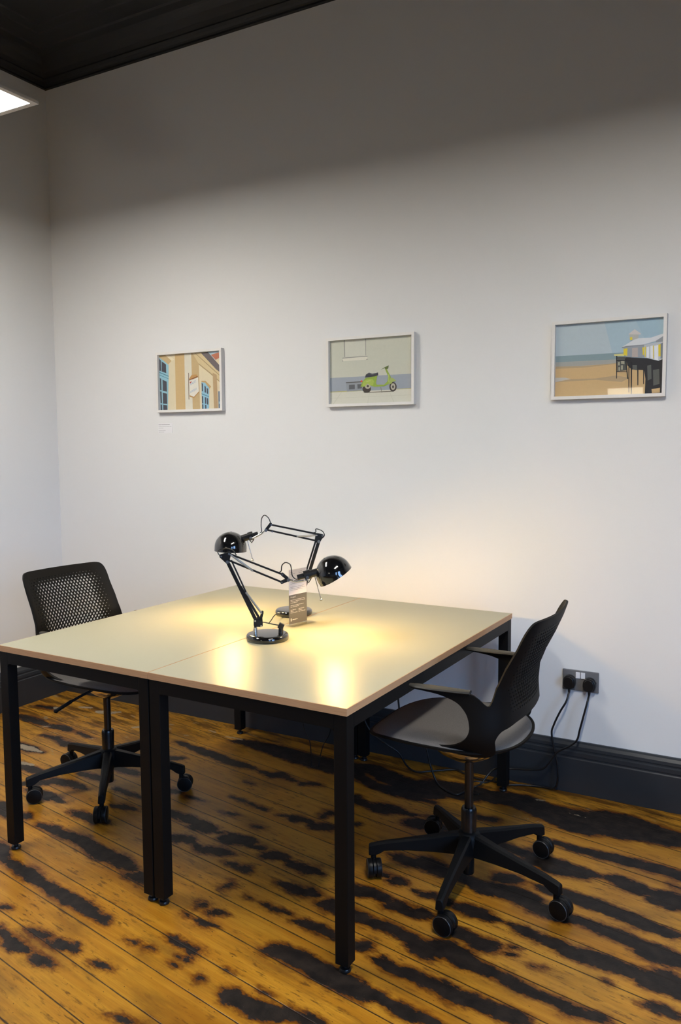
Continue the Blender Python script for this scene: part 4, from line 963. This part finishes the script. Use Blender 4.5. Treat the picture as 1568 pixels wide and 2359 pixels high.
# ------------------------------------------------------------------ printed sign in an acrylic stand
def word_lines(mb, mi, rows, x0, x1, put, h, seed):
    rr = random.Random(seed)
    for z, frac in rows:
        x = x0; end = x0+(x1-x0)*frac
        while x < end-0.002:
            L = rr.choice((0.005, 0.008, 0.011, 0.003, 0.009))
            e = min(x+L, end)
            mb.add([put(x, z-h/2), put(e, z-h/2), put(e, z+h/2), put(x, z+h/2)], [(0, 1, 2, 3)], mi)
            x = e+0.0014
def sign():
    t = thing('sign_holder', 'clear acrylic stand with a printed white and grey card, between the two desk lamps', 'sign', (2.036, -0.734, DH), math.radians(79), None)
    # local x along the card, -y towards the reader
    W_, H_ = 0.104, 0.217
    ac = MB()
    ac.box((0, -0.0022, 0.004), (W_, -0.0006, H_)); ac.box((0, 0.0006, 0.004), (W_, 0.0022, H_))
    ac.build('acrylic_sleeve', M_acrylic, t, smooth=0)
    MB().box((-0.012, -0.034, 0.0), (W_+0.016, 0.012, 0.004)).build('acrylic_foot', M_acrylic, t, smooth=0, bevel=0.0008)
    cd_ = MB()
    zb = 0.118
    cd_.box((0.003, -0.0004, 0.006), (W_-0.002, 0.0004, zb), 1)
    cd_.box((0.003, -0.0004, zb), (W_-0.002, 0.0004, H_-0.002), 0)
    yy = -0.00048
    put = lambda x, z: (x, yy, z)
    word_lines(cd_, 2, [(0.205, 0.14), (0.199, 0.30)], 0.012, 0.095, put, 0.0013, 1)
    word_lines(cd_, 2, [(0.205, 0.55), (0.199, 0.8)], 0.057, 0.095, put, 0.0013, 2)
    word_lines(cd_, 2, [(0.178, 0.18), (0.172, 0.95), (0.1665, 1.0), (0.161, 0.9), (0.148, 0.9), (0.142, 1.0), (0.1365, 0.85)], 0.012, 0.093, put, 0.0013, 3)
    word_lines(cd_, 3, [(0.098, 0.98), (0.0925, 1.0), (0.087, 0.5), (0.077, 0.9), (0.0715, 0.6)], 0.011, 0.092, put, 0.0015, 4)
    word_lines(cd_, 3, [(0.060, 0.8), (0.0545, 0.4), (0.049, 1.0)], 0.011, 0.049, put, 0.0015, 5)
    word_lines(cd_, 3, [(0.060, 0.8), (0.0545, 0.6), (0.049, 1.0)], 0.055, 0.095, put, 0.0015, 6)
    word_lines(cd_, 3, [(0.022, 0.9)], 0.020, 0.052, put, 0.0026, 7)
    text_shape('Hungry?', 0.0088, lambda x, z: (0.011+x, yy, 0.107+z), cd_, 3)
    cd_.add([put(0.011, 0.017), put(0.016, 0.017), put(0.016, 0.028), put(0.011, 0.028)], [(0, 1, 2, 3)], 3)
    cd_.build('printed_card', [mat('card_pinkish_white', srgb(250, 238, 234), 0.6), mat('card_grey', srgb(108, 103, 96), 0.6), mat('card_grey_ink', srgb(140, 130, 128), 0.8), mat('card_white_ink', srgb(232, 226, 216), 0.7)], t, smooth=0, recalc=False)
sign()

# ------------------------------------------------------------------ framed photographs on the back wall
ART = ['206,180,132:0.000,0.990 0.104,1.000 0.206,0.886 0.150,0.827 0.000,0.960|238,226,196:0.104,0.998 0.151,0.997 0.253,0.906 0.206,0.886|208,178,126:0.263,1.000 0.418,1.000 0.418,0.002 0.263,0.004|226,221,203:0.418,1.000 0.530,1.000 0.537,0.001 0.418,0.002|201,175,128:0.530,1.000 0.648,0.979 0.656,0.001 0.537,0.001|150,196,211:0.000,0.965 0.075,0.898 0.154,0.817 0.152,0.580 0.125,0.000 0.000,0.000|74,74,82:0.001,0.940 0.026,0.908 0.026,0.714 0.000,0.726|74,74,82:0.039,0.892 0.112,0.830 0.113,0.672 0.037,0.708|74,74,82:0.004,0.591 0.026,0.575 0.027,0.366 0.004,0.372|74,74,82:0.048,0.558 0.117,0.518 0.117,0.336 0.046,0.355|74,74,82:0.003,0.348 0.027,0.341 0.030,0.128 0.006,0.134|74,74,82:0.046,0.320 0.116,0.301 0.117,0.113 0.046,0.122|74,74,82:0.006,0.109 0.031,0.103 0.033,0.001 0.005,0.000|74,74,82:0.048,0.102 0.116,0.089 0.118,0.000 0.049,0.001|70,128,148:0.000,0.701 0.152,0.619 0.152,0.606 0.000,0.686|70,128,148:0.000,0.651 0.152,0.570 0.152,0.562 0.000,0.641|190,214,224:0.793,0.996 1.000,1.000 1.000,0.892 0.913,0.844|191,120,92:0.843,0.943 0.996,0.982 1.000,0.896 0.917,0.848|232,218,188:0.934,0.799 1.000,0.863 1.000,0.713|112,103,104:0.688,0.988 0.795,0.996 0.845,0.931 1.000,0.718 1.000,0.609 0.920,0.687|216,197,152:0.555,0.992 0.688,0.988 0.920,0.687 1.000,0.600 1.000,0.441 0.833,0.623 0.651,0.801|176,152,112:0.647,0.811 0.833,0.633 1.000,0.450 1.000,0.431 0.828,0.612 0.646,0.792|176,152,112:0.591,0.990 0.604,0.990 0.877,0.696 1.000,0.553 1.000,0.542 0.868,0.682|187,158,118:0.868,0.630 0.931,0.587 0.940,0.000 0.878,0.000|201,166,112:0.687,0.499 0.753,0.495 0.841,0.386 0.813,0.354 0.744,0.464 0.687,0.473|150,196,216:0.687,0.475 0.744,0.461 0.809,0.367 0.800,0.000 0.687,0.000|80,84,96:0.691,0.461 0.711,0.442 0.709,0.309 0.692,0.315|80,84,96:0.735,0.412 0.756,0.391 0.758,0.282 0.735,0.293|80,84,96:0.769,0.370 0.791,0.353 0.790,0.261 0.770,0.272|80,84,96:0.691,0.229 0.711,0.223 0.712,0.099 0.692,0.100|80,84,96:0.737,0.207 0.759,0.201 0.759,0.087 0.738,0.093|80,84,96:0.769,0.191 0.789,0.182 0.790,0.071 0.770,0.079|80,84,96:0.692,0.081 0.712,0.080 0.713,0.000 0.693,0.000|80,84,96:0.738,0.074 0.759,0.068 0.761,0.000 0.739,0.000|70,130,150:0.687,0.277 0.805,0.217 0.805,0.206 0.687,0.264|112,128,146:0.950,0.298 1.000,0.300 1.000,0.000 0.951,0.000|150,190,208:0.956,0.124 0.999,0.103 1.000,0.066 0.956,0.082|150,190,208:0.975,0.292 0.984,0.292 0.984,0.001 0.975,0.001|120,98,78:0.481,0.652 0.490,0.651 0.487,0.177 0.478,0.178|196,150,90:0.492,0.543 0.533,0.609 0.613,0.617 0.632,0.574 0.498,0.515|196,150,90:0.495,0.264 0.556,0.217 0.646,0.322 0.647,0.293 0.565,0.202 0.498,0.225|150,88,50:0.492,0.533 0.631,0.587 0.632,0.574 0.494,0.520|233,229,216:0.496,0.513 0.639,0.562 0.646,0.315 0.565,0.221 0.495,0.254|203,84,60:0.503,0.488 0.539,0.498 0.509,0.452', '213,213,199:0.189,1.000 0.441,1.000 0.442,0.741 0.190,0.739|150,150,143:0.175,1.000 0.187,1.000 0.190,0.737 0.180,0.738|150,150,143:0.440,1.000 0.448,1.000 0.448,0.741 0.442,0.741|150,150,143:0.156,0.729 0.468,0.733 0.468,0.723 0.156,0.717|226,223,208:0.162,0.716 0.466,0.721 0.460,0.676 0.165,0.674|150,148,140:0.154,0.682 0.165,0.684 0.165,0.671 0.156,0.670|150,148,140:0.453,0.684 0.466,0.685 0.467,0.673 0.455,0.670|161,169,179:0.000,0.419 1.000,0.422 1.000,0.196 0.000,0.193|190,186,130:0.000,0.203 0.395,0.205 0.395,0.192 0.000,0.189|190,186,130:0.769,0.203 1.000,0.206 1.000,0.193 0.769,0.189|219,217,201:0.000,0.189 1.000,0.194 1.000,0.000 0.000,0.000|205,203,186:0.144,0.192 0.149,0.192 0.043,0.002 0.034,0.002|205,203,186:0.494,0.187 0.497,0.187 0.469,0.003 0.465,0.003|205,203,186:0.721,0.188 0.725,0.188 0.785,0.002 0.779,0.003|205,203,186:0.000,0.098 1.000,0.106 1.000,0.101 0.000,0.093|150,156,162:0.199,0.330 0.395,0.333 0.403,0.202 0.212,0.194|88,88,84:0.196,0.341 0.393,0.344 0.393,0.329 0.205,0.326|98,100,104:0.238,0.297 0.310,0.299 0.310,0.226 0.238,0.224|98,100,104:0.342,0.301 0.399,0.300 0.399,0.233 0.345,0.230|122,118,98:0.412,0.171 0.777,0.174 0.781,0.162 0.428,0.160|68,60,54:0.509,0.218 0.507,0.199 0.499,0.183 0.488,0.170 0.473,0.162 0.457,0.160 0.441,0.164 0.426,0.173 0.414,0.187 0.407,0.204 0.404,0.222 0.407,0.241 0.414,0.257 0.426,0.270 0.440,0.277 0.457,0.280 0.473,0.276 0.488,0.267 0.499,0.253 0.507,0.236|68,60,54:0.816,0.235 0.814,0.212 0.808,0.192 0.798,0.176 0.786,0.166 0.773,0.163 0.759,0.168 0.747,0.178 0.738,0.195 0.732,0.216 0.729,0.238 0.731,0.261 0.738,0.281 0.747,0.297 0.759,0.307 0.772,0.310 0.786,0.305 0.798,0.295 0.807,0.278 0.814,0.257|192,187,168:0.502,0.259 0.500,0.247 0.496,0.236 0.488,0.228 0.479,0.223 0.469,0.221 0.459,0.224 0.450,0.230 0.442,0.239 0.438,0.250 0.436,0.262 0.438,0.274 0.442,0.285 0.450,0.293 0.459,0.298 0.469,0.300 0.479,0.297 0.488,0.291 0.495,0.282 0.500,0.271|192,187,168:0.800,0.238 0.798,0.223 0.795,0.209 0.789,0.198 0.781,0.191 0.773,0.189 0.764,0.192 0.757,0.199 0.751,0.211 0.747,0.225 0.745,0.241 0.747,0.256 0.751,0.270 0.757,0.281 0.764,0.288 0.773,0.290 0.781,0.287 0.788,0.280 0.795,0.268 0.798,0.254|78,72,64:0.485,0.263 0.485,0.257 0.483,0.252 0.479,0.248 0.475,0.246 0.471,0.245 0.466,0.246 0.462,0.249 0.459,0.253 0.457,0.258 0.456,0.264 0.457,0.270 0.459,0.275 0.462,0.279 0.466,0.281 0.471,0.282 0.475,0.281 0.479,0.278 0.483,0.274 0.485,0.269|78,72,64:0.785,0.236 0.784,0.229 0.783,0.223 0.780,0.218 0.777,0.215 0.773,0.214 0.770,0.215 0.767,0.219 0.764,0.224 0.763,0.230 0.762,0.237 0.763,0.244 0.764,0.250 0.767,0.255 0.770,0.258 0.773,0.259 0.777,0.258 0.780,0.254 0.782,0.249 0.784,0.243|150,176,72:0.381,0.261 0.403,0.331 0.444,0.391 0.587,0.419 0.569,0.312 0.579,0.281 0.668,0.275 0.708,0.326 0.716,0.397 0.680,0.511 0.698,0.515 0.748,0.385 0.721,0.280 0.672,0.251 0.551,0.248 0.506,0.269 0.469,0.305 0.428,0.255|172,192,90:0.403,0.279 0.419,0.345 0.469,0.374 0.526,0.371 0.547,0.334 0.534,0.273 0.506,0.269 0.469,0.305 0.428,0.262|190,204,120:0.444,0.344 0.502,0.355 0.510,0.344 0.461,0.328|190,204,120:0.708,0.469 0.728,0.406 0.727,0.315 0.720,0.305 0.719,0.397|62,64,70:0.437,0.399 0.448,0.442 0.485,0.473 0.526,0.453 0.595,0.467 0.598,0.424 0.559,0.410 0.477,0.401|96,100,108:0.460,0.441 0.487,0.465 0.526,0.446 0.583,0.459 0.583,0.451 0.526,0.436 0.489,0.452|96,112,56:0.627,0.506 0.676,0.542 0.708,0.558 0.724,0.567 0.714,0.519 0.684,0.509 0.676,0.527|168,184,104:0.725,0.279 0.744,0.365 0.768,0.376 0.812,0.325 0.768,0.311 0.753,0.283|140,135,120:0.624,0.238 0.632,0.238 0.646,0.147 0.638,0.154|226,92,60:0.407,0.343 0.406,0.338 0.405,0.334 0.402,0.331 0.399,0.329 0.395,0.328 0.391,0.329 0.387,0.331 0.385,0.335 0.383,0.339 0.382,0.344 0.383,0.349 0.385,0.353 0.387,0.356 0.391,0.358 0.395,0.359 0.398,0.358 0.402,0.356 0.405,0.352 0.406,0.348', '176,199,211:0.460,1.000 1.000,1.000 1.000,0.425 0.566,0.446|168,195,210:0.745,1.000 1.000,1.000 1.000,0.735 0.828,0.747|140,162,168:0.000,0.569 0.572,0.567 0.710,0.568 0.713,0.415 0.001,0.424|172,172,166:0.000,0.485 0.573,0.481 0.712,0.474 0.713,0.409 0.001,0.397|214,182,133:0.001,0.403 0.574,0.428 0.997,0.425 1.000,0.000 0.000,0.000|190,166,130:0.001,0.424 0.299,0.411 0.574,0.431 0.574,0.419 0.299,0.392 0.001,0.393|188,164,130:0.155,0.241 0.385,0.233 0.576,0.262 0.703,0.225 0.635,0.171 0.386,0.215 0.003,0.206|202,198,190:0.002,0.267 0.094,0.264 0.155,0.240 0.077,0.225 0.003,0.206|52,52,55:0.667,0.502 1.000,0.454 1.000,0.000 0.846,0.003 0.848,0.199 0.834,0.316 0.722,0.333 0.681,0.393|98,100,96:0.861,0.374 0.896,0.384 0.903,0.198 0.868,0.175|98,100,96:0.913,0.313 0.968,0.323 0.975,0.126 0.920,0.104|98,100,96:0.729,0.391 0.769,0.389 0.772,0.319 0.731,0.332|214,182,133:0.905,0.058 0.979,0.073 0.979,0.010 0.910,0.005|214,182,133:0.788,0.166 0.840,0.165 0.841,0.124 0.790,0.122|92,94,90:0.588,0.516 0.667,0.506 0.673,0.323 0.592,0.320|176,172,150:0.597,0.444 0.613,0.444 0.614,0.396 0.597,0.397|176,172,150:0.624,0.396 0.642,0.395 0.642,0.336 0.624,0.337|176,172,150:0.601,0.373 0.616,0.373 0.616,0.325 0.602,0.326|176,172,150:0.623,0.455 0.655,0.451 0.656,0.412 0.625,0.417|45,46,50:0.578,0.528 0.588,0.527 0.590,0.220 0.583,0.220|45,46,50:0.659,0.488 0.671,0.488 0.694,0.208 0.685,0.208|45,46,50:0.580,0.471 0.712,0.458 0.712,0.446 0.580,0.457|45,46,50:0.582,0.320 0.682,0.311 0.682,0.302 0.582,0.308|45,46,50:0.693,0.393 0.702,0.392 0.706,0.027 0.698,0.028|45,46,50:0.712,0.439 0.725,0.438 0.729,0.006 0.720,0.006|45,46,50:0.773,0.331 0.784,0.330 0.786,0.117 0.778,0.117|45,46,50:0.826,0.328 0.835,0.328 0.837,0.130 0.830,0.130|226,220,150:0.558,0.550 0.650,0.552 0.653,0.519 0.561,0.529|160,166,174:0.641,0.642 0.829,0.654 0.838,0.484 0.663,0.506|236,215,72:0.645,0.618 0.680,0.622 0.680,0.520 0.646,0.530|236,215,72:0.815,0.620 0.830,0.621 0.831,0.518 0.819,0.519|192,180,172:0.722,0.620 0.774,0.622 0.776,0.492 0.723,0.497|196,202,208:0.829,0.654 1.000,0.686 1.000,0.454 0.960,0.430 0.836,0.484|236,239,243:0.852,0.622 0.874,0.628 0.876,0.475 0.855,0.481|236,239,243:0.885,0.632 0.910,0.637 0.912,0.459 0.889,0.467|236,239,243:0.919,0.632 0.955,0.640 0.958,0.436 0.924,0.452|236,215,72:0.836,0.628 0.845,0.630 0.847,0.488 0.838,0.491|236,215,72:0.908,0.635 0.916,0.637 0.919,0.463 0.912,0.464|236,215,72:0.955,0.644 0.975,0.650 0.978,0.489 0.959,0.490|130,140,152:0.975,0.656 1.000,0.672 1.000,0.454 0.978,0.460|223,226,229:0.629,0.640 0.756,0.746 0.887,0.743 1.000,0.788 1.000,0.755 0.931,0.694 0.829,0.657 0.669,0.652|150,158,168:0.931,0.694 1.000,0.757 1.000,0.680 0.939,0.676|140,146,152:0.629,0.640 0.669,0.652 0.829,0.657 0.829,0.647 0.669,0.640 0.633,0.625|192,192,187:0.695,0.808 0.779,0.802 0.776,0.744 0.716,0.725 0.700,0.732|236,215,72:0.700,0.765 0.722,0.768 0.723,0.728 0.702,0.726|216,209,206:0.685,0.806 0.742,0.869 0.798,0.807 0.797,0.793']
BASE = [(227, 214, 182), (206, 207, 191), (190, 204, 211)]
def picture(n_, label, x0, x1, z0, z1):
    t = thing('framed_photograph', label, 'picture', ((x0+x1)/2, 0, z0), 0, 'framed photographs on the back wall')
    hw, H_, e, dp = (x1-x0)/2, z1-z0, 0.0125, 0.026
    fr = MB()
    fr.box((-hw, -dp, 0), (hw, -0.001, e)); fr.box((-hw, -dp, H_-e), (hw, -0.001, H_)); fr.box((-hw, -dp, e), (-hw+e, -0.001, H_-e)); fr.box((hw-e, -dp, e), (hw, -0.001, H_-e))
    fr.build('frame', M_white_frame, t, smooth=0)
    ix0, ix1, iz0, iz1 = -hw+e, hw-e, e, H_-e
    a = MB(); mats = []; idx = {}
    def mi(c):
        if c not in idx:
            idx[c] = len(mats); mats.append(mat('print_%d_%d_%d' % c, srgb(*c), 0.75, noise=(90, 0.05)))
        return idx[c]
    yb = -0.010
    a.box((ix0, yb, iz0), (ix1, yb+0.003, iz1), mi(BASE[n_]))
    k = 0
    for item in ART[n_].split('|'):
        c, P = item.split(':'); c = tuple(int(v) for v in c.split(','))
        k += 1; y = yb-0.00006*k
        uv = [tuple(map(float, q_.split(','))) for q_ in P.split(' ')]
        a.add([(ix0+(ix1-ix0)*u_, y, iz0+(iz1-iz0)*v_) for u_, v_ in uv], [tuple(range(len(uv)))], mi(c))
    if n_ == 0:
        for body, u0, v0, sl, sz in (('GALIO', 0.508, 0.425, 0.42, 0.0175), ('AMEQUI', 0.506, 0.285, 0.42, 0.0155)):
            text_shape(body, sz, lambda x, z: (ix0+(ix1-ix0)*u0+x*0.72, yb-0.00006*(k+2), iz0+(iz1-iz0)*v0+z+x*0.72*sl), a, mi((140, 170, 205)))
    a.build('print', mats, t, smooth=0, recalc=False)
    MB().box((ix0, -0.0165, iz0), (ix1, -0.0145, iz1)).build('glass', M_glass, t, smooth=0)
    return t
picture(0, 'white framed photograph of a cream building with pale blue windows, leftmost on the wall', 0.7715, 1.1985, 1.601, 1.9105)
picture(1, 'white framed photograph of a green scooter parked by a wall', 1.799, 2.239, 1.6025, 1.915)
picture(2, 'white framed photograph of a beach and pier, above the wall socket', 2.8355, 3.263, 1.6025, 1.909)

cdm = MB(); cdm.box((-0.049, -0.0018, -0.0255), (0.049, -0.0002, 0.0255), 0)
putc = lambda x, z: (x, -0.00195, z)
word_lines(cdm, 2, [(0.0185, 0.92)], -0.045, 0.040, putc, 0.0028, 11)
word_lines(cdm, 1, [(0.0095, 1.0), (0.001, 0.35), (-0.013, 0.52), (-0.0205, 0.42)], -0.045, 0.046, putc, 0.0020, 12)
ob = cdm.build('caption_card', [M_card, M_ink, M_ink_dark], smooth=0, recalc=False)
ob.location = (0.806, 0, 1.520)
tag(ob, 'small white printed caption card under the leftmost picture', 'card')

# ------------------------------------------------------------------ socket, plugs and cords
so_ = thing('wall_socket', 'brushed steel double wall socket above the skirting board at right', 'socket', (2.969, 0, 0.467))
pm = MB(); pm.box((-0.0725, -0.008, -0.043), (0.0725, 0, 0.043))
pm.build('face_plate', M_steel, so_, smooth=0, bevel=0.004, seg=3)
for sx in (-1, 1):
    MB().box((sx*0.010-0.0085, -0.0115, 0.010), (sx*0.010+0.0085, -0.0075, 0.036)).build('rocker_switch', M_whitepl, so_, smooth=0, bevel=0.0015)
    MB().cyl((sx*0.060, -0.0090, 0.0), (sx*0.060, -0.0075, 0.0), 0.0035, n=14).build('screw', M_chrome, so_)

def power_cord(label, px, pz, pts):
    t = thing('power_cord', label, 'cord', (px, -0.0085, pz), 0, 'power cords from the wall socket')
    o = Vector((px, -0.0085, pz))
    pg = MB()
    out = [(0.024*math.cos(q_), 0.004+0.025*math.sin(q_)) for q_ in np.linspace(0, PI, 14)] + [(-0.0245, -0.006), (-0.020, -0.021), (-0.007, -0.026), (0.007, -0.026), (0.020, -0.021), (0.0245, -0.006)]
    pg.prism(out, 0, -0.024, 'xz'); pg.prism([(x*0.84, z*0.84) for x, z in out], -0.024, -0.030, 'xz')
    pg.cyl((0, -0.013, -0.024), (0, -0.015, -0.044), 0.0062, 0.0046, n=16)
    pg.build('plug', M_cord, t, bevel=0.002)
    MB().tube([Vector(p)-o for p in pts], 0.0040, n=10).build('cable', M_cord, t)
    return t
power_cord('black power cord from the left plug of the socket, running along the floor edge', 2.9280, 0.461, [
    (2.928, -0.024, 0.42), (2.922, -0.045, 0.385), (2.899, -0.05, 0.34), (2.875, -0.05, 0.282), (2.867, -0.05, 0.244), (2.880, -0.05, 0.175), (2.893, -0.05, 0.115), (2.896, -0.052, 0.062),
    (2.880, -0.045, 0.014), (2.82, -0.040, 0.006), (2.75, -0.060, 0.006), (2.694, -0.084, 0.006), (2.62, -0.08, 0.006), (2.556, -0.086, 0.006), (2.495, -0.064, 0.007), (2.446, -0.045, 0.007), (2.365, -0.102, 0.006), (2.310, -0.152, 0.010),
    (2.282, -0.19, 0.045), (2.252, -0.21, 0.105), (2.205, -0.23, 0.14), (2.13, -0.25, 0.20), (2.075, -0.27, 0.36), (2.06, -0.28, 0.55), (2.07, -0.28, 0.70)])
power_cord('black power cord from the right plug of the socket, hanging over the skirting board', 3.0075, 0.459, [
    (3.0075, -0.024, 0.418), (3.004, -0.05, 0.385), (2.981, -0.055, 0.283), (2.970, -0.055, 0.237), (2.939, -0.055, 0.204), (2.896, -0.058, 0.176), (2.868, -0.058, 0.136), (2.842, -0.06, 0.098), (2.805, -0.062, 0.083), (2.710, -0.070, 0.072), (2.650, -0.10, 0.072), (2.628, -0.13, 0.055),
    (2.605, -0.16, 0.020), (2.580, -0.175, 0.006), (2.557, -0.248, 0.006), (2.541, -0.276, 0.006), (2.496, -0.262, 0.006), (2.433, -0.215, 0.010), (2.400, -0.21, 0.075), (2.375, -0.21, 0.16), (2.31, -0.21, 0.22), (2.262, -0.205, 0.26), (2.247, -0.20, 0.32), (2.243, -0.20, 0.40), (2.24, -0.20, 0.62), (2.24, -0.20, 0.72)])
w1 = MB().tube([(1.80, -0.30, 0.70), (1.80, -0.30, 0.40), (1.828, -0.30, 0.18), (1.860, -0.30, 0.110), (1.867, -0.30, 0.012), (1.878, -0.31, 0.006)], 0.0025, n=8).build('thin_wire', M_cord)
tag(w1, 'thin dark wire hanging under the desks, left one touching the floor', 'wire', 'thin wires under the desks')
w2 = MB().tube([(2.02, -0.30, 0.70), (2.01, -0.30, 0.40), (1.968, -0.30, 0.19), (1.930, -0.30, 0.113), (1.914, -0.30, 0.061), (1.905, -0.305, 0.006)], 0.0025, n=8).build('thin_wire', M_cord)
tag(w2, 'thin dark wire hanging under the desks, right one leaning left', 'wire', 'thin wires under the desks')
w3 = MB().tube([(2.682, -0.068, 0.70), (2.680, -0.068, 0.30), (2.668, -0.074, 0.09), (2.654, -0.13, 0.045), (2.640, -0.19, 0.045), (2.60, -0.215, 0.050), (2.575, -0.22, 0.030), (2.585, -0.225, 0.006), (2.62, -0.23, 0.006)], 0.0028, n=8).build('thin_wire', M_cord)
tag(w3, 'thin dark wire looped at the floor beside the far right desk leg', 'wire', 'thin wires under the desks')
